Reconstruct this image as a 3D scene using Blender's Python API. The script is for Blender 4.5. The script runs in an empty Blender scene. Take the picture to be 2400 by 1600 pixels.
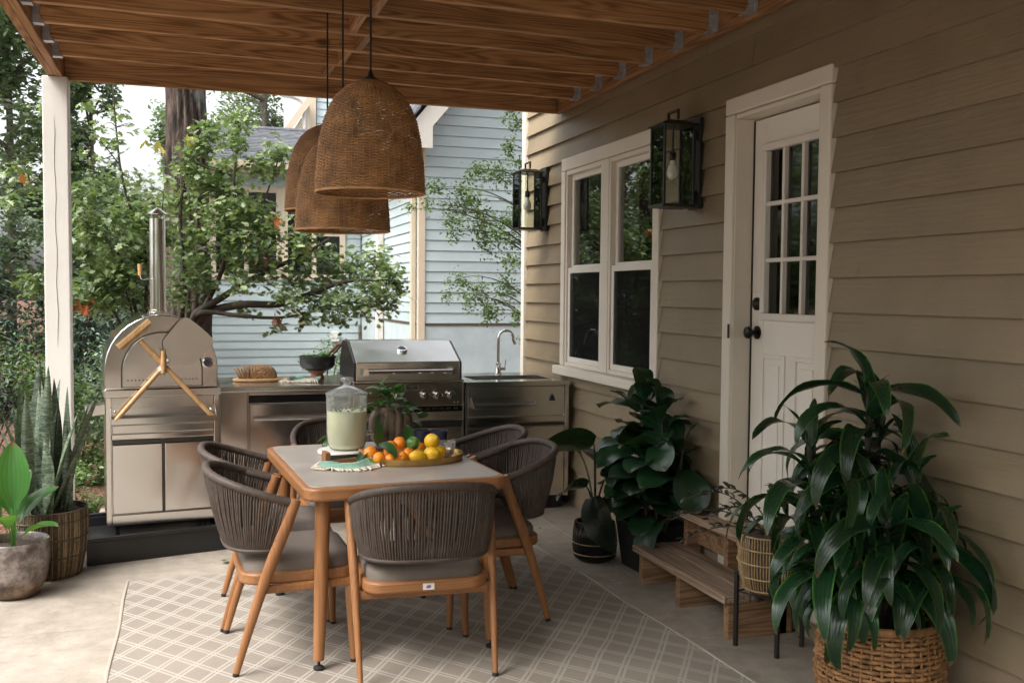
import bpy, math, random
import numpy as np
from mathutils import Vector, Matrix, Euler
random.seed(7); rng = np.random.default_rng(7)
R = math.radians; PI = math.pi
S = bpy.context.scene; COL = S.collection

# ---------------------------------------------------------------- camera
cam = bpy.data.cameras.new('camera'); cam.lens = 35.0; cam.sensor_width = 36.0
cam.clip_end = 600; cam.clip_start = 0.05
camo = bpy.data.objects.new('camera', cam); COL.objects.link(camo)
yaw, pitch, roll = R(17.9), R(2.75), R(0.5)
fw = Vector((math.sin(yaw)*math.cos(pitch), math.cos(yaw)*math.cos(pitch), -math.sin(pitch)))
rt = Vector((math.cos(yaw), -math.sin(yaw), 0)); up = rt.cross(fw)
r2 = rt*math.cos(roll)+up*math.sin(roll); u2 = -rt*math.sin(roll)+up*math.cos(roll)
camo.matrix_world = Matrix(((r2.x, u2.x, -fw.x, 0), (r2.y, u2.y, -fw.y, 0), (r2.z, u2.z, -fw.z, 1.5), (0, 0, 0, 1)))
S.camera = camo
# ---------------------------------------------------------------- sky, sun, exposure
SUN_EL, SUN_AZ = 54, 244          # azimuth clockwise from +Y: from the garden side on the left
w = bpy.data.worlds.new('World'); S.world = w; w.use_nodes = True
nt = w.node_tree; nt.nodes.clear()
sky = nt.nodes.new('ShaderNodeTexSky'); sky.sky_type = 'NISHITA'; sky.sun_disc = False
sky.sun_elevation = R(SUN_EL); sky.sun_rotation = R(SUN_AZ); sky.air_density = 1.0; sky.dust_density = 6.0; sky.ozone_density = 0.6
hs = nt.nodes.new('ShaderNodeHueSaturation'); hs.inputs['Saturation'].default_value = 0.22
bg = nt.nodes.new('ShaderNodeBackground'); bg.inputs['Strength'].default_value = 0.15
wo = nt.nodes.new('ShaderNodeOutputWorld')
nt.links.new(sky.outputs[0], hs.inputs['Color']); nt.links.new(hs.outputs[0], bg.inputs['Color']); nt.links.new(bg.outputs[0], wo.inputs['Surface'])
sl = bpy.data.lights.new('sun', 'SUN'); sl.energy = 0.5; sl.angle = R(25); sl.color = (1.0, 0.95, 0.87)
slo = bpy.data.objects.new('sun', sl); COL.objects.link(slo); slo.location = (-6, -1, 12)
sd = Vector((math.sin(R(SUN_AZ))*math.cos(R(SUN_EL)), math.cos(R(SUN_AZ))*math.cos(R(SUN_EL)), math.sin(R(SUN_EL))))
slo.rotation_euler = sd.to_track_quat('Z', 'Y').to_euler()
S.view_settings.view_transform = 'Standard'; S.view_settings.look = 'None'
S.view_settings.exposure = 1.72; S.view_settings.gamma = 1.0; S.view_settings.use_curve_mapping = False

# ---------------------------------------------------------------- mesh builder
class MB:
    def __init__(s): s.v = []; s.f = []; s.mi = []; s.cur = 0; s.uv = None
    def add(s, vs, fs):
        o = len(s.v); s.v.extend([tuple(p) for p in vs]); s.f.extend([tuple(i+o for i in f) for f in fs]); s.mi.extend([s.cur]*len(fs)); return s
    def box(s, x0, x1, y0, y1, z0, z1):
        return s.add([(x0,y0,z0),(x1,y0,z0),(x1,y1,z0),(x0,y1,z0),(x0,y0,z1),(x1,y0,z1),(x1,y1,z1),(x0,y1,z1)],
                     [(0,3,2,1),(4,5,6,7),(0,1,5,4),(1,2,6,5),(2,3,7,6),(3,0,4,7)])
    def obox(s, c, size, rot=(0,0,0)):
        m = Euler(rot).to_matrix(); c = Vector(c); h = [d/2 for d in size]
        vs = [c + m @ Vector((sx*h[0], sy*h[1], sz*h[2])) for sz in (-1,1) for sx, sy in ((-1,-1),(1,-1),(1,1),(-1,1))]
        return s.add(vs, [(0,3,2,1),(4,5,6,7),(0,1,5,4),(1,2,6,5),(2,3,7,6),(3,0,4,7)])
    def tube(s, pts, r, n=10, caps=True, closed=False, flat=1.0):
        pts = [Vector(p) for p in pts]; k = len(pts)
        rs = [r]*k if isinstance(r, (int, float)) else list(r)
        t0 = (pts[1]-pts[0]).normalized(); a = Vector((0,0,1)) if abs(t0.z) < .9 else Vector((1,0,0))
        nrm = (a - t0*a.dot(t0)).normalized(); vs = []
        for i in range(k):
            if closed: t = (pts[(i+1) % k]-pts[i-1]).normalized()
            else: t = (pts[min(i+1,k-1)]-pts[max(i-1,0)]).normalized()
            nrm = (nrm - t*nrm.dot(t)).normalized(); b = t.cross(nrm)
            for j in range(n):
                an = 2*PI*j/n; vs.append(pts[i] + (nrm*math.cos(an)*flat + b*math.sin(an))*rs[i])
        fs = []
        for i in range(k if closed else k-1):
            for j in range(n):
                i2 = (i+1) % k; fs.append((i*n+j, i*n+(j+1) % n, i2*n+(j+1) % n, i2*n+j))
        if caps and not closed: fs += [tuple(range(n-1,-1,-1)), tuple((k-1)*n+j for j in range(n))]
        return s.add(vs, fs)
    def lathe(s, prof, n=32, c=(0,0,0), sx=1, sy=1, cap0=True, cap1=True):
        vs = []; k = len(prof)
        for r, z in prof:
            for j in range(n): a = 2*PI*j/n; vs.append((c[0]+r*sx*math.cos(a), c[1]+r*sy*math.sin(a), c[2]+z))
        fs = [(i*n+j, i*n+(j+1) % n, (i+1)*n+(j+1) % n, (i+1)*n+j) for i in range(k-1) for j in range(n)]
        if cap0: fs.append(tuple(range(n-1,-1,-1)))
        if cap1: fs.append(tuple((k-1)*n+j for j in range(n)))
        return s.add(vs, fs)
    def prism(s, poly, h0, h1, axis='z'):
        def P(u, v, h): return {'z': (u,v,h), 'y': (u,h,v), 'x': (h,u,v)}[axis]
        n = len(poly); vs = [P(u,v,h0) for u,v in poly]+[P(u,v,h1) for u,v in poly]
        fs = [tuple(range(n-1,-1,-1)), tuple(range(n,2*n))]+[(i,(i+1) % n,n+(i+1) % n,n+i) for i in range(n)]
        return s.add(vs, fs)
    def ball(s, c, r, n=16, m=10, sc=(1,1,1), rot=None):
        vs = []; M = Euler(rot).to_matrix() if rot else None
        for i in range(m+1):
            t = PI*i/m
            for j in range(n):
                a = 2*PI*j/n; p = Vector((r*sc[0]*math.sin(t)*math.cos(a), r*sc[1]*math.sin(t)*math.sin(a), r*sc[2]*math.cos(t)))
                if M: p = M @ p
                vs.append(p+Vector(c))
        fs = [(i*n+j, (i+1)*n+j, (i+1)*n+(j+1) % n, i*n+(j+1) % n) for i in range(m) for j in range(n)]
        return s.add(vs, fs)
    def mesh(s, name, mats, smooth=False, ang=None):
        me = bpy.data.meshes.new(name); me.from_pydata(s.v, [], s.f)
        for m in (mats if isinstance(mats, (list, tuple)) else [mats]): me.materials.append(m)
        me.polygons.foreach_set('material_index', s.mi)
        if s.uv is not None:
            ul = me.uv_layers.new(name='UVMap'); li = np.empty(len(me.loops), dtype=np.int32); me.loops.foreach_get('vertex_index', li)
            ul.data.foreach_set('uv', np.array(s.uv, dtype=np.float32)[li].ravel())
        if smooth: me.polygons.foreach_set('use_smooth', [True]*len(me.polygons))
        me.validate(); me.update()
        if smooth and ang is not None: me.set_sharp_from_angle(angle=R(ang))
        return me
def link(name, data, parent=None, loc=(0,0,0), rot=(0,0,0), scale=(1,1,1)):
    o = bpy.data.objects.new(name, data); COL.objects.link(o); o.location = loc; o.rotation_euler = rot; o.scale = scale
    if parent is not None: o.parent = parent
    return o
def part(name, mb, mats, parent=None, smooth=False, ang=40, bevel=0, seg=2, world=False, **k):
    me = mb.mesh(name, mats, smooth, ang)
    if world and parent is not None:
        off = WL[parent.name]; me.transform(Matrix.Translation(-off))
    o = link(name, me, parent, **k)
    if parent is not None: WL[o.name] = WL.get(parent.name, Vector((0,0,0))) + o.location
    if bevel:
        b = o.modifiers.new('bevel', 'BEVEL'); b.width = bevel; b.segments = seg; b.limit_method = 'ANGLE'; b.angle_limit = R(40)
    return o
WL = {}
def tag(o, label, cat, group=None):
    o['label'] = label; o['category'] = cat
    if group: o['group'] = group
    return o
def thing(name, label, cat, loc=(0,0,0), rz=0, group=None):
    o = link(name, None, None, loc, (0,0,rz)); o.empty_display_size = .1; WL[o.name] = Vector(loc)
    return tag(o, label, cat, group)
def structure(o): o['kind'] = 'structure'; return o
def stuff(o): o['kind'] = 'stuff'; return o
def copy_tree(o, parent=None):
    c = o.copy(); COL.objects.link(c); c.parent = parent
    for ch in o.children: copy_tree(ch, c)
    return c
def rrect(x0, x1, y0, y1, r, n=6):
    out = []
    for cx, cy, a0 in ((x1-r,y1-r,0),(x0+r,y1-r,90),(x0+r,y0+r,180),(x1-r,y0+r,270)):
        for i in range(n+1): a = R(a0+90*i/n); out.append((cx+r*math.cos(a), cy+r*math.sin(a)))
    return out
def bez(p0, p1, p2, n=10):
    p0, p1, p2 = Vector(p0), Vector(p1), Vector(p2)
    return [p0*(1-t)**2+p1*2*t*(1-t)+p2*t*t for t in [i/n for i in range(n+1)]]
def cat_rom(P, n=6):
    P = [Vector(p) for p in P]; Q = [P[0]*2-P[1]]+P+[P[-1]*2-P[-2]]; out = []
    for i in range(1, len(Q)-2):
        a, b, c, d = Q[i-1], Q[i], Q[i+1], Q[i+2]
        for j in range(n):
            t = j/n; out.append(0.5*((2*b)+(c-a)*t+(2*a-5*b+4*c-d)*t*t+(3*b-a-3*c+d)*t**3))
    return out+[P[-1]]

# ---------------------------------------------------------------- materials
class NT:
    def __init__(s, name):
        s.m = bpy.data.materials.new(name); s.m.use_nodes = True; s.t = s.m.node_tree
        s.b = s.t.nodes['Principled BSDF']
    def n(s, typ, **k):
        d = s.t.nodes.new('ShaderNode'+typ)
        for a, b in k.items():
            if hasattr(d, a): setattr(d, a, b)
            else: s.set(d.inputs[a.replace('_', ' ')], b)
        return d
    def set(s, sock, v):
        if isinstance(v, bpy.types.NodeSocket): s.t.links.new(v, sock)
        else: sock.default_value = v
    def co(s, scale=(1,1,1), rnd=True, src='Object'):
        tc = s.n('TexCoord').outputs[src]; mp = s.n('Mapping'); s.set(mp.inputs['Vector'], tc); mp.inputs['Scale'].default_value = scale
        if rnd:
            oi = s.n('ObjectInfo'); ml = s.n('VectorMath', operation='SCALE'); ml.inputs[0].default_value = (37, 61, 83); s.set(ml.inputs['Scale'], oi.outputs['Random'])
            s.set(mp.inputs['Location'], ml.outputs[0])
        return mp.outputs[0]
    def noise(s, vec, scale, detail=4, rough=.55, dist=0):
        d = s.n('TexNoise'); s.set(d.inputs['Vector'], vec); d.inputs['Scale'].default_value = scale; d.inputs['Detail'].default_value = detail
        d.inputs['Roughness'].default_value = rough; d.inputs['Distortion'].default_value = dist; return d.outputs['Fac']
    def ramp(s, fac, stops):
        d = s.n('ValToRGB'); s.set(d.inputs[0], fac); e = d.color_ramp.elements
        while len(e) < len(stops): e.new(.5)
        for el, (p, c) in zip(e, stops): el.position = p; el.color = (*c, 1) if len(c) == 3 else c
        return d.outputs[0]
    def math(s, op, a, b=0.0, c=None):
        d = s.n('Math', operation=op); s.set(d.inputs[0], a); s.set(d.inputs[1], b)
        if c is not None: s.set(d.inputs[2], c)
        return d.outputs[0]
    def mix(s, fac, a, b, typ='MIX'):
        d = s.n('Mix', data_type='RGBA', blend_type=typ); s.set(d.inputs[0], fac)
        s.set(d.inputs[6], (*a, 1) if isinstance(a, tuple) and len(a) == 3 else a); s.set(d.inputs[7], (*b, 1) if isinstance(b, tuple) and len(b) == 3 else b); return d.outputs[2]
    def bump(s, h, strength=.3, dist=.01):
        d = s.n('Bump'); d.inputs['Strength'].default_value = strength; d.inputs['Distance'].default_value = dist; s.set(d.inputs['Height'], h); s.set(s.b.inputs['Normal'], d.outputs[0]); return d
    def p(s, **k):
        for a, v in k.items():
            i = s.b.inputs[a.replace('_', ' ')]
            s.set(i, (*v, 1) if isinstance(v, tuple) and len(v) == 3 and i.type == 'RGBA' else v)
        return s
    def tint(s, col, amt=.25):   # per-object brightness variation
        oi = s.n('ObjectInfo'); f = s.math('MULTIPLY_ADD', oi.outputs['Random'], amt, 1-amt/2)
        h = s.n('HueSaturation'); s.set(h.inputs['Color'], col); s.set(h.inputs['Value'], f); return h.outputs[0]
M = {}
def simple(name, col, rough=.5, metal=0, var=.15, nscale=8, bump=0, bs=60, **k):
    t = NT(name); v = t.co()
    f = t.noise(v, nscale, 5)
    c = t.ramp(f, [(.3, tuple(x*(1-var) for x in col)), (.7, tuple(min(1, x*(1+var)) for x in col))])
    t.p(Base_Color=c, Roughness=rough, Metallic=metal, **k)
    if bump: t.bump(t.noise(v, bs, 4), bump, .004)
    M[name] = t.m; return t
def wood(name, c0, c1, c2, axis=0, rough=.55, gs=14, knots=False, bump=.25, var=.3):
    t = NT(name); sc = [gs, gs, gs]; sc[axis] = gs*.055
    v = t.co(tuple(sc)); f1 = t.noise(v, 1.0, 6, .6, .6)
    sc2 = [3.4, 3.4, 3.4]; sc2[axis] = .17
    v2 = t.co(tuple(sc2)); nz = t.noise(v2, 2.2, 2, .5)
    rings = t.math('SINE', t.math('MULTIPLY', nz, 130.0)); rings = t.math('MULTIPLY_ADD', rings, .5, .5)
    f = t.math('ADD', t.math('MULTIPLY', f1, .75), t.math('MULTIPLY', rings, .22))
    c = t.ramp(f, [(.30, c0), (.47, c1), (.66, c2)])
    big = t.noise(t.co((1.2,1.2,1.2)), 2.5, 3); c = t.mix(t.math('MULTIPLY', big, .55), c, c0, 'MIX')
    if knots:
        ks = [4.5, 4.5, 4.5]; ks[axis] = 1.9
        vo = t.n('TexVoronoi'); t.set(vo.inputs['Vector'], t.co(tuple(ks))); vo.inputs['Scale'].default_value = 1.0
        kf = t.ramp(vo.outputs['Distance'], [(.0, (1,1,1)), (.05, (.9,.9,.9)), (.11, (0,0,0))]); c = t.mix(kf, c, tuple(x*.45 for x in c0))
    t.p(Base_Color=t.tint(c, var), Roughness=rough); t.bump(f, bump, .004); M[name] = t.m; return t
wood('cedar_x', (.17,.08,.03), (.40,.205,.085), (.56,.315,.145), 0, .62, 20, True, .3, .5)
wood('cedar_y', (.17,.075,.027), (.36,.18,.072), (.52,.285,.125), 1, .62, 20, True, .3, .4)
wood('step_wood', (.17,.115,.075), (.34,.245,.17), (.48,.37,.275), 1, .8, 26, False, .35)
wood('step_end', (.14,.075,.038), (.29,.165,.085), (.40,.24,.135), 0, .75, 22, False, .3)
wood('teak', (.215,.09,.032), (.285,.124,.045), (.33,.15,.058), 2, .42, 8, False, .05, .12)
wood('teak_x', (.215,.09,.032), (.285,.124,.045), (.33,.15,.058), 0, .42, 8, False, .05, .12)
wood('handle_wood', (.34,.19,.075), (.46,.27,.115), (.54,.34,.16), 2, .45, 8, False, .05, .1)
wood('board_wood', (.30,.17,.08), (.45,.27,.13), (.55,.35,.19), 0, .5, 9, False, .05, .1)
wood('server_wood', (.10,.04,.018), (.17,.07,.03), (.22,.095,.045), 2, .5, 9, False, .05, .1)
def painted_wood(name, col, axis, rough=.5, b=.35, dirt=.12, specks=False):
    t = NT(name); sc = [60,60,60]; sc[axis] = 3.5; v = t.co(tuple(sc)); f = t.noise(v, 1, 5, .6, .3)
    big = t.noise(t.co((1,1,1)), 1.7, 5, .65)
    c = t.ramp(big, [(.32, tuple(x*(1-dirt) for x in col)), (.62, col)])
    if specks:
        c = t.mix(t.ramp(t.noise(t.co((1,1,1)), 26, 3, .6), [(.70,(0,0,0)),(.78,(.5,.5,.5))]), c, tuple(min(1,x*1.7) for x in col)); c = t.mix(t.ramp(t.noise(t.co((1,1,1)), 7, 6, .75), [(.60,(0,0,0)),(.80,(.55,.55,.55))]), c, tuple(x*.6 for x in col))
    t.p(Base_Color=t.tint(c, .13), Roughness=rough); t.bump(f, b, .0035); M[name] = t.m; return t
painted_wood('siding_tan', (.240,.185,.115), 1, .5, .6, .2, True)
painted_wood('siding_blue', (.44,.52,.53), 0, .6, .2)
painted_wood('siding_blue_y', (.44,.52,.53), 1, .6, .2)
painted_wood('trim_cream', (.70,.635,.54), 2, .42, .12, .08)
painted_wood('trim_white', (.74,.69,.62), 2, .45, .15, .08)
painted_wood('post_white', (.62,.59,.545), 2, .55, .3, .10)
painted_wood('trim_buff', (.62,.52,.39), 2, .5, .1)
simple('stucco_tan', (.27,.205,.14), .9, var=.2, nscale=5, bump=1.0, bs=55)
simple('stucco_blue', (.42,.49,.50), .85, var=.12, nscale=3, bump=.5, bs=40)
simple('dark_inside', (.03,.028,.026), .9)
simple('black_metal', (.012,.011,.011), .42, 0, bump=.05)
simple('black_paint', (.011,.011,.012), .35, 0, var=.3, nscale=3)
simple('galvanised', (.62,.66,.72), .38, .85, var=.2, nscale=30)
simple('dark_steel', (.10,.095,.09), .35, 1)
simple('chrome', (.72,.71,.70), .12, 1, var=.02)
simple('black_gloss', (.006,.006,.007), .15)
simple('rope', (.058,.041,.032), .62, var=.3, nscale=40)
simple('cushion', (.145,.118,.10), .92, var=.12, nscale=6, bump=.25, bs=500)
simple('rattan', (.33,.17,.068), .5, var=.5, nscale=14)
simple('rattan_rib', (.40,.215,.09), .55, var=.3, nscale=14)
simple('twig', (.085,.06,.038), .75, var=.6, nscale=70)
simple('twig_tie', (.27,.185,.09), .7, var=.35, nscale=30)
simple('cane_pale', (.36,.25,.125), .6, var=.3, nscale=30)
simple('hyacinth', (.25,.125,.048), .7, var=.6, nscale=26)
simple('soil', (.035,.024,.017), .95, var=.4, nscale=60, bump=.8, bs=90)
simple('ceramic_white', (.72,.70,.66), .3, var=.04)
simple('bowl_black', (.016,.016,.016), .5, var=.2)
simple('bowl_wood', (.17,.06,.03), .5, var=.3)
simple('navy_glaze', (.035,.042,.075), .3, var=.2)
simple('orange_peel', (.80,.255,.012), .42, var=.08, nscale=20, bump=.22, bs=420, Subsurface_Weight=.08)
simple('lemon_peel', (.78,.47,.02), .4, var=.1, nscale=20, bump=.22, bs=380, Subsurface_Weight=.08)
simple('gold', (.55,.36,.13), .3, 1, var=.15, nscale=20)
simple('linen_teal', (.20,.36,.28), .95, var=.2, nscale=120, bump=.4, bs=900)
simple('rug_edge', (.33,.29,.24), .95, var=.15, nscale=150)
simple('linen_cream', (.62,.55,.44), .95, var=.15, nscale=200)
simple('crumb', (.56,.36,.17), .9, var=.15, nscale=90, bump=.4, bs=200)
simple('bark_dark', (.12,.10,.082), .9, var=.5, nscale=20, bump=.8, bs=40)
simple('twig_bark', (.045,.036,.026), .85, var=.4, nscale=30)
simple('black_rubber', (.012,.012,.012), .7)
simple('bulb_white', (.80,.79,.76), .25, var=.01)
simple('label_white', (.72,.70,.67), .5, var=.02)
simple('emblem_purple', (.20,.10,.22), .5)
simple('emblem_red', (.5,.08,.06), .5)
simple('badge_print', (.02,.02,.02), .4)
simple('downspout_white', (.62,.58,.53), .4)
simple('pink_slice', (.55,.33,.24), .4)
simple('oil_bronze', (.016,.013,.012), .35, .6)
def steel(name, axis, col=(.71,.69,.66), rough=.20):
    t = NT(name); sc = [150,150,150]; sc[axis] = .8; f = t.noise(t.co(tuple(sc)), 1, 2, .5); big = t.noise(t.co((1,1,1)), 2.2, 3)
    rg = t.math('ADD', t.math('MULTIPLY', f, .03), t.math('MULTIPLY_ADD', big, .10, rough-.07))
    t.p(Base_Color=t.ramp(big, [(.3, tuple(x*.94 for x in col)), (.7, col)]), Metallic=1.0, Roughness=rg)
    t.bump(t.noise(t.co((1,1,1)), 3.4, 1), .24, .02); M[name] = t.m
steel('steel_x', 0); steel('steel_z', 2, rough=.16); steel('peel_steel', 2, (.62,.555,.50), .30); steel('steel_dark', 0, (.44,.40,.35), .20)
def glass(name, col=(1,1,1), tr=.9, rough=0.0, film=.0):
    t = NT(name); fr = t.n('Fresnel'); fr.inputs['IOR'].default_value = 1.5
    gl = t.n('BsdfGlossy'); gl.inputs['Roughness'].default_value = rough; tp = t.n('BsdfTransparent'); tp.inputs['Color'].default_value = (*[c*tr for c in col], 1)
    mx = t.n('MixShader'); t.set(mx.inputs[0], t.math('ADD', t.math('MULTIPLY', fr.outputs[0], 1.0-film), film)); t.set(mx.inputs[1], tp.outputs[0]); t.set(mx.inputs[2], gl.outputs[0])
    out = t.t.nodes['Material Output']; t.set(out.inputs['Surface'], mx.outputs[0]); M[name] = t.m; return t
glass('lamp_glass', (.98,1,.97), .95)
[n_ for n_ in M['lamp_glass'].node_tree.nodes if n_.type == 'FRESNEL'][0].inputs['IOR'].default_value = 1.28
glass('window_glass', (.8,.85,.82), .8, .01, .22)
glass('door_glass', (.55,.55,.55), .6, .03, .03)
glass('jar_glass', (.99,1.0,1.0), .98, .03, .06)
_n = M['jar_glass'].node_tree; _o = _n.nodes['Material Output']; _src = _o.inputs['Surface'].links[0].from_socket; _t = _n.nodes.new('ShaderNodeBsdfTranslucent'); _t.inputs['Color'].default_value = (.9,.93,.93,1); _d = _n.nodes.new('ShaderNodeBsdfDiffuse'); _d.inputs['Color'].default_value = (.85,.88,.88,1); _a = _n.nodes.new('ShaderNodeMixShader'); _n.links.new(_t.outputs[0], _a.inputs[1]); _n.links.new(_d.outputs[0], _a.inputs[2]); _m = _n.nodes.new('ShaderNodeMixShader'); _m.inputs[0].default_value = .16; _n.links.new(_src, _m.inputs[1]); _n.links.new(_a.outputs[0], _m.inputs[2]); _n.links.new(_m.outputs[0], _o.inputs['Surface'])  # white haze for condensation, also standing in for bright sky reflections
t = NT('insect_screen'); t.p(Base_Color=(.012,.012,.012), Roughness=.8, Specular_IOR_Level=.1); tp = t.n('BsdfTransparent'); mx = t.n('MixShader'); mx.inputs[0].default_value = .34
t.set(mx.inputs[1], tp.outputs[0]); t.set(mx.inputs[2], t.b.outputs[0]); t.set(t.t.nodes['Material Output'].inputs['Surface'], mx.outputs[0]); M['insect_screen'] = t.m
t = NT('lemonade'); f = t.noise(t.co((1,1,1)), 6, 2); t.p(Base_Color=t.ramp(f, [(.3,(.95,.94,.60)),(.7,(.97,.96,.72))]), Roughness=.3, Subsurface_Weight=.0, Subsurface_Radius=(.05,.05,.03)); M['lemonade'] = t.m
# concrete
t = NT('concrete'); v = t.co((1,1,1), False); a = t.noise(v, .9, 6, .6); b_ = t.noise(v, 9, 6, .65); c_ = t.noise(v, 160, 3, .6)
f = t.math('ADD', t.math('MULTIPLY', a, .5), t.math('ADD', t.math('MULTIPLY', b_, .35), t.math('MULTIPLY', c_, .15)))
c = t.ramp(f, [(.34,(.185,.155,.122)),(.5,(.305,.265,.217)),(.64,(.405,.357,.30))])
st_ = t.ramp(t.noise(v, 2.6, 6, .7, .6), [(.52,(0,0,0)),(.70,(.6,.6,.6))]); c = t.mix(st_, c, (.17,.14,.108)); gt = t.ramp(t.noise(v, 75, 2, .5), [(.66,(0,0,0)),(.72,(.6,.6,.6))]); c = t.mix(gt, c, (.11,.09,.07)); t.p(Base_Color=t.tint(c, .14), Roughness=.85); t.bump(t.math('ADD', b_, t.math('MULTIPLY', c_, .8)), .25, .004); M['concrete'] = t.m
# rug: woven double-line diamond lattice
t = NT('rug_weave'); tc = t.n('TexCoord').outputs['Object']; sp = t.n('SeparateXYZ'); t.set(sp.inputs[0], tc); wob = t.noise(tc, 3.0, 2); wv = t.math('MULTIPLY_ADD', wob, .018, -.009)
DX, DY = .146, .200
u = t.math('ADD', t.math('DIVIDE', t.math('ADD', sp.outputs[0], wv), DX), t.math('DIVIDE', sp.outputs[1], DY)); vv = t.math('SUBTRACT', t.math('DIVIDE', t.math('ADD', sp.outputs[0], wv), DX), t.math('DIVIDE', sp.outputs[1], DY))
def dbl(x):
    fr = t.math('ABSOLUTE', t.math('SUBTRACT', t.math('FRACT', x), .5)); d = t.math('ABSOLUTE', t.math('SUBTRACT', fr, .082))
    d2 = t.math('LESS_THAN', d, .043); return d2
ln = t.math('MAXIMUM', dbl(u), dbl(vv))
fl = t.noise(tc, 260, 2); bigr = t.noise(tc, 1.3, 4); wvx = t.n('TexWave', wave_type='BANDS', bands_direction='Y'); t.set(wvx.inputs['Vector'], tc); wvx.inputs['Scale'].default_value = 60; wvx.inputs['Distortion'].default_value = 1.5
gr = t.ramp(t.math('ADD', t.math('MULTIPLY', bigr, .6), t.math('MULTIPLY', fl, .4)), [(.33,(.235,.20,.165)),(.68,(.345,.30,.25))]); wl = t.ramp(fl, [(.3,(.37,.335,.285)),(.7,(.47,.43,.37))])
t.p(Base_Color=t.mix(ln, gr, wl), Roughness=.95); t.bump(t.math('ADD', t.math('MULTIPLY', ln, 1.0), t.math('ADD', t.math('MULTIPLY', fl, .5), t.math('MULTIPLY', wvx.outputs['Fac'], .3))), .8, .006); M['rug_weave'] = t.m
# mulch ground
t = NT('mulch'); tc = t.co((1,1,1), False); a = t.noise(tc, 1.1, 5); vo = t.n('TexVoronoi'); t.set(vo.inputs['Vector'], tc); vo.inputs['Scale'].default_value = 38
c = t.ramp(t.math('ADD', t.math('MULTIPLY', a, .5), t.math('MULTIPLY', vo.outputs['Distance'], .6)), [(.25,(.035,.018,.012)),(.5,(.11,.045,.026)),(.75,(.20,.095,.055))])
t.p(Base_Color=c, Roughness=.95); t.bump(vo.outputs['Distance'], 1.0, .03); M['mulch'] = t.m
# shingles
t = NT('shingle_blue'); v = t.co((1,1,1)); br = t.noise(v, 9, 3); t.p(Base_Color=t.tint(t.ramp(br, [(.3,(.07,.072,.085)),(.7,(.15,.152,.17))]), .5), Roughness=.9); t.bump(t.noise(v, 300, 2), .5, .003); M['shingle_blue'] = t.m
# bark
t = NT('bark'); v = t.co((10,10,2.6)); a = t.noise(v, 1.6, 7, .65, .8); g = t.noise(t.co((1,1,.6)), 3.2, 4)
c = t.ramp(a, [(.38,(.012,.008,.006)),(.5,(.055,.037,.028)),(.68,(.14,.105,.08))]); c = t.mix(t.ramp(g, [(.60,(0,0,0)),(.70,(.7,.7,.7))]), c, (.26,.26,.23)); t.p(Base_Color=c, Roughness=.95); t.bump(a, 1.0, .035); M['bark'] = t.m
# painted steps etc
t = NT('glazed_pot'); v = t.co((1,1,1)); a = t.noise(v, 9, 6, .7); sp = t.n('SeparateXYZ'); t.set(sp.inputs[0], t.n('TexCoord').outputs['Object'])
lo = t.math('ADD', t.math('MULTIPLY', sp.outputs[2], 4.0), t.math('MULTIPLY', t.noise(v, 5, 4), .6))
c1 = t.ramp(a, [(.38,(.055,.038,.032)),(.50,(.12,.092,.082)),(.63,(.30,.255,.23))]); c2 = t.ramp(a, [(.38,(.04,.024,.016)),(.52,(.12,.072,.046)),(.66,(.27,.20,.15))])
t.p(Base_Color=t.mix(t.ramp(lo, [(.66,(0,0,0)),(.72,(1,1,1))]), c2, c1), Roughness=.34); t.bump(a, .2, .004); M['glazed_pot'] = t.m
t = NT('carved_wood'); v = t.co((26,26,2.2)); a = t.noise(v, 1.3, 5, .6, .5); t.p(Base_Color=t.ramp(a, [(.38,(.03,.02,.013)),(.5,(.16,.115,.08)),(.7,(.33,.26,.19))]), Roughness=.85); t.bump(a, 1.0, .02); M['carved_wood'] = t.m
t = NT('bread_crust'); v = t.co((1,1,1)); a = t.noise(v, 210, 2, .5); c = t.ramp(a, [(.38,(.10,.035,.012)),(.5,(.20,.08,.026)),(.62,(.58,.38,.18))]); t.p(Base_Color=c, Roughness=.75); t.bump(a, 1.0, .008); M['bread_crust'] = t.m
t = NT('tabletop_laminate'); v = t.co((1,1,1)); a = t.noise(v, 4, 7, .65); t.p(Base_Color=t.ramp(a, [(.35,(.265,.228,.20)),(.65,(.345,.30,.265))]), Roughness=t.math('MULTIPLY_ADD', a, .2, .24)); M['tabletop_laminate'] = t.m
t = NT('lime_peel'); v = t.co((1,1,1)); sp = t.n('TexWave', wave_type='BANDS', bands_direction='X'); t.set(sp.inputs['Vector'], v); sp.inputs['Scale'].default_value = 12; sp.inputs['Distortion'].default_value = 3
t.p(Base_Color=t.mix(sp.outputs['Fac'], (.035,.13,.02), (.16,.27,.07)), Roughness=.4); M['lime_peel'] = t.m
# leaves
def leafm(name, c0, c1, rough=.42, trans=.25, per='island', spec=.5):
    t = NT(name)
    rd = t.n('NewGeometry').outputs['Random Per Island'] if per == 'island' else t.n('ObjectInfo').outputs['Random']
    c = t.ramp(rd, [(.0, c0), (1.0, c1)]); v = t.co((1,1,1)); c = t.mix(.35, c, t.ramp(t.noise(v, 3.0, 3), [(.3, c0), (.7, c1)]))
    t.p(Base_Color=c, Roughness=rough, Specular_IOR_Level=spec)
    tl = t.n('BsdfTranslucent'); t.set(tl.inputs['Color'], t.mix(.5, c, (.25,.42,.05), 'MIX')); mx = t.n('MixShader'); mx.inputs[0].default_value = trans
    t.set(mx.inputs[1], t.b.outputs[0]); t.set(mx.inputs[2], tl.outputs[0]); t.set(t.t.nodes['Material Output'].inputs['Surface'], mx.outputs[0]); M[name] = t.m
leafm('leaf_oak', (.07,.12,.052), (.185,.24,.11), .34, .3)
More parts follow.
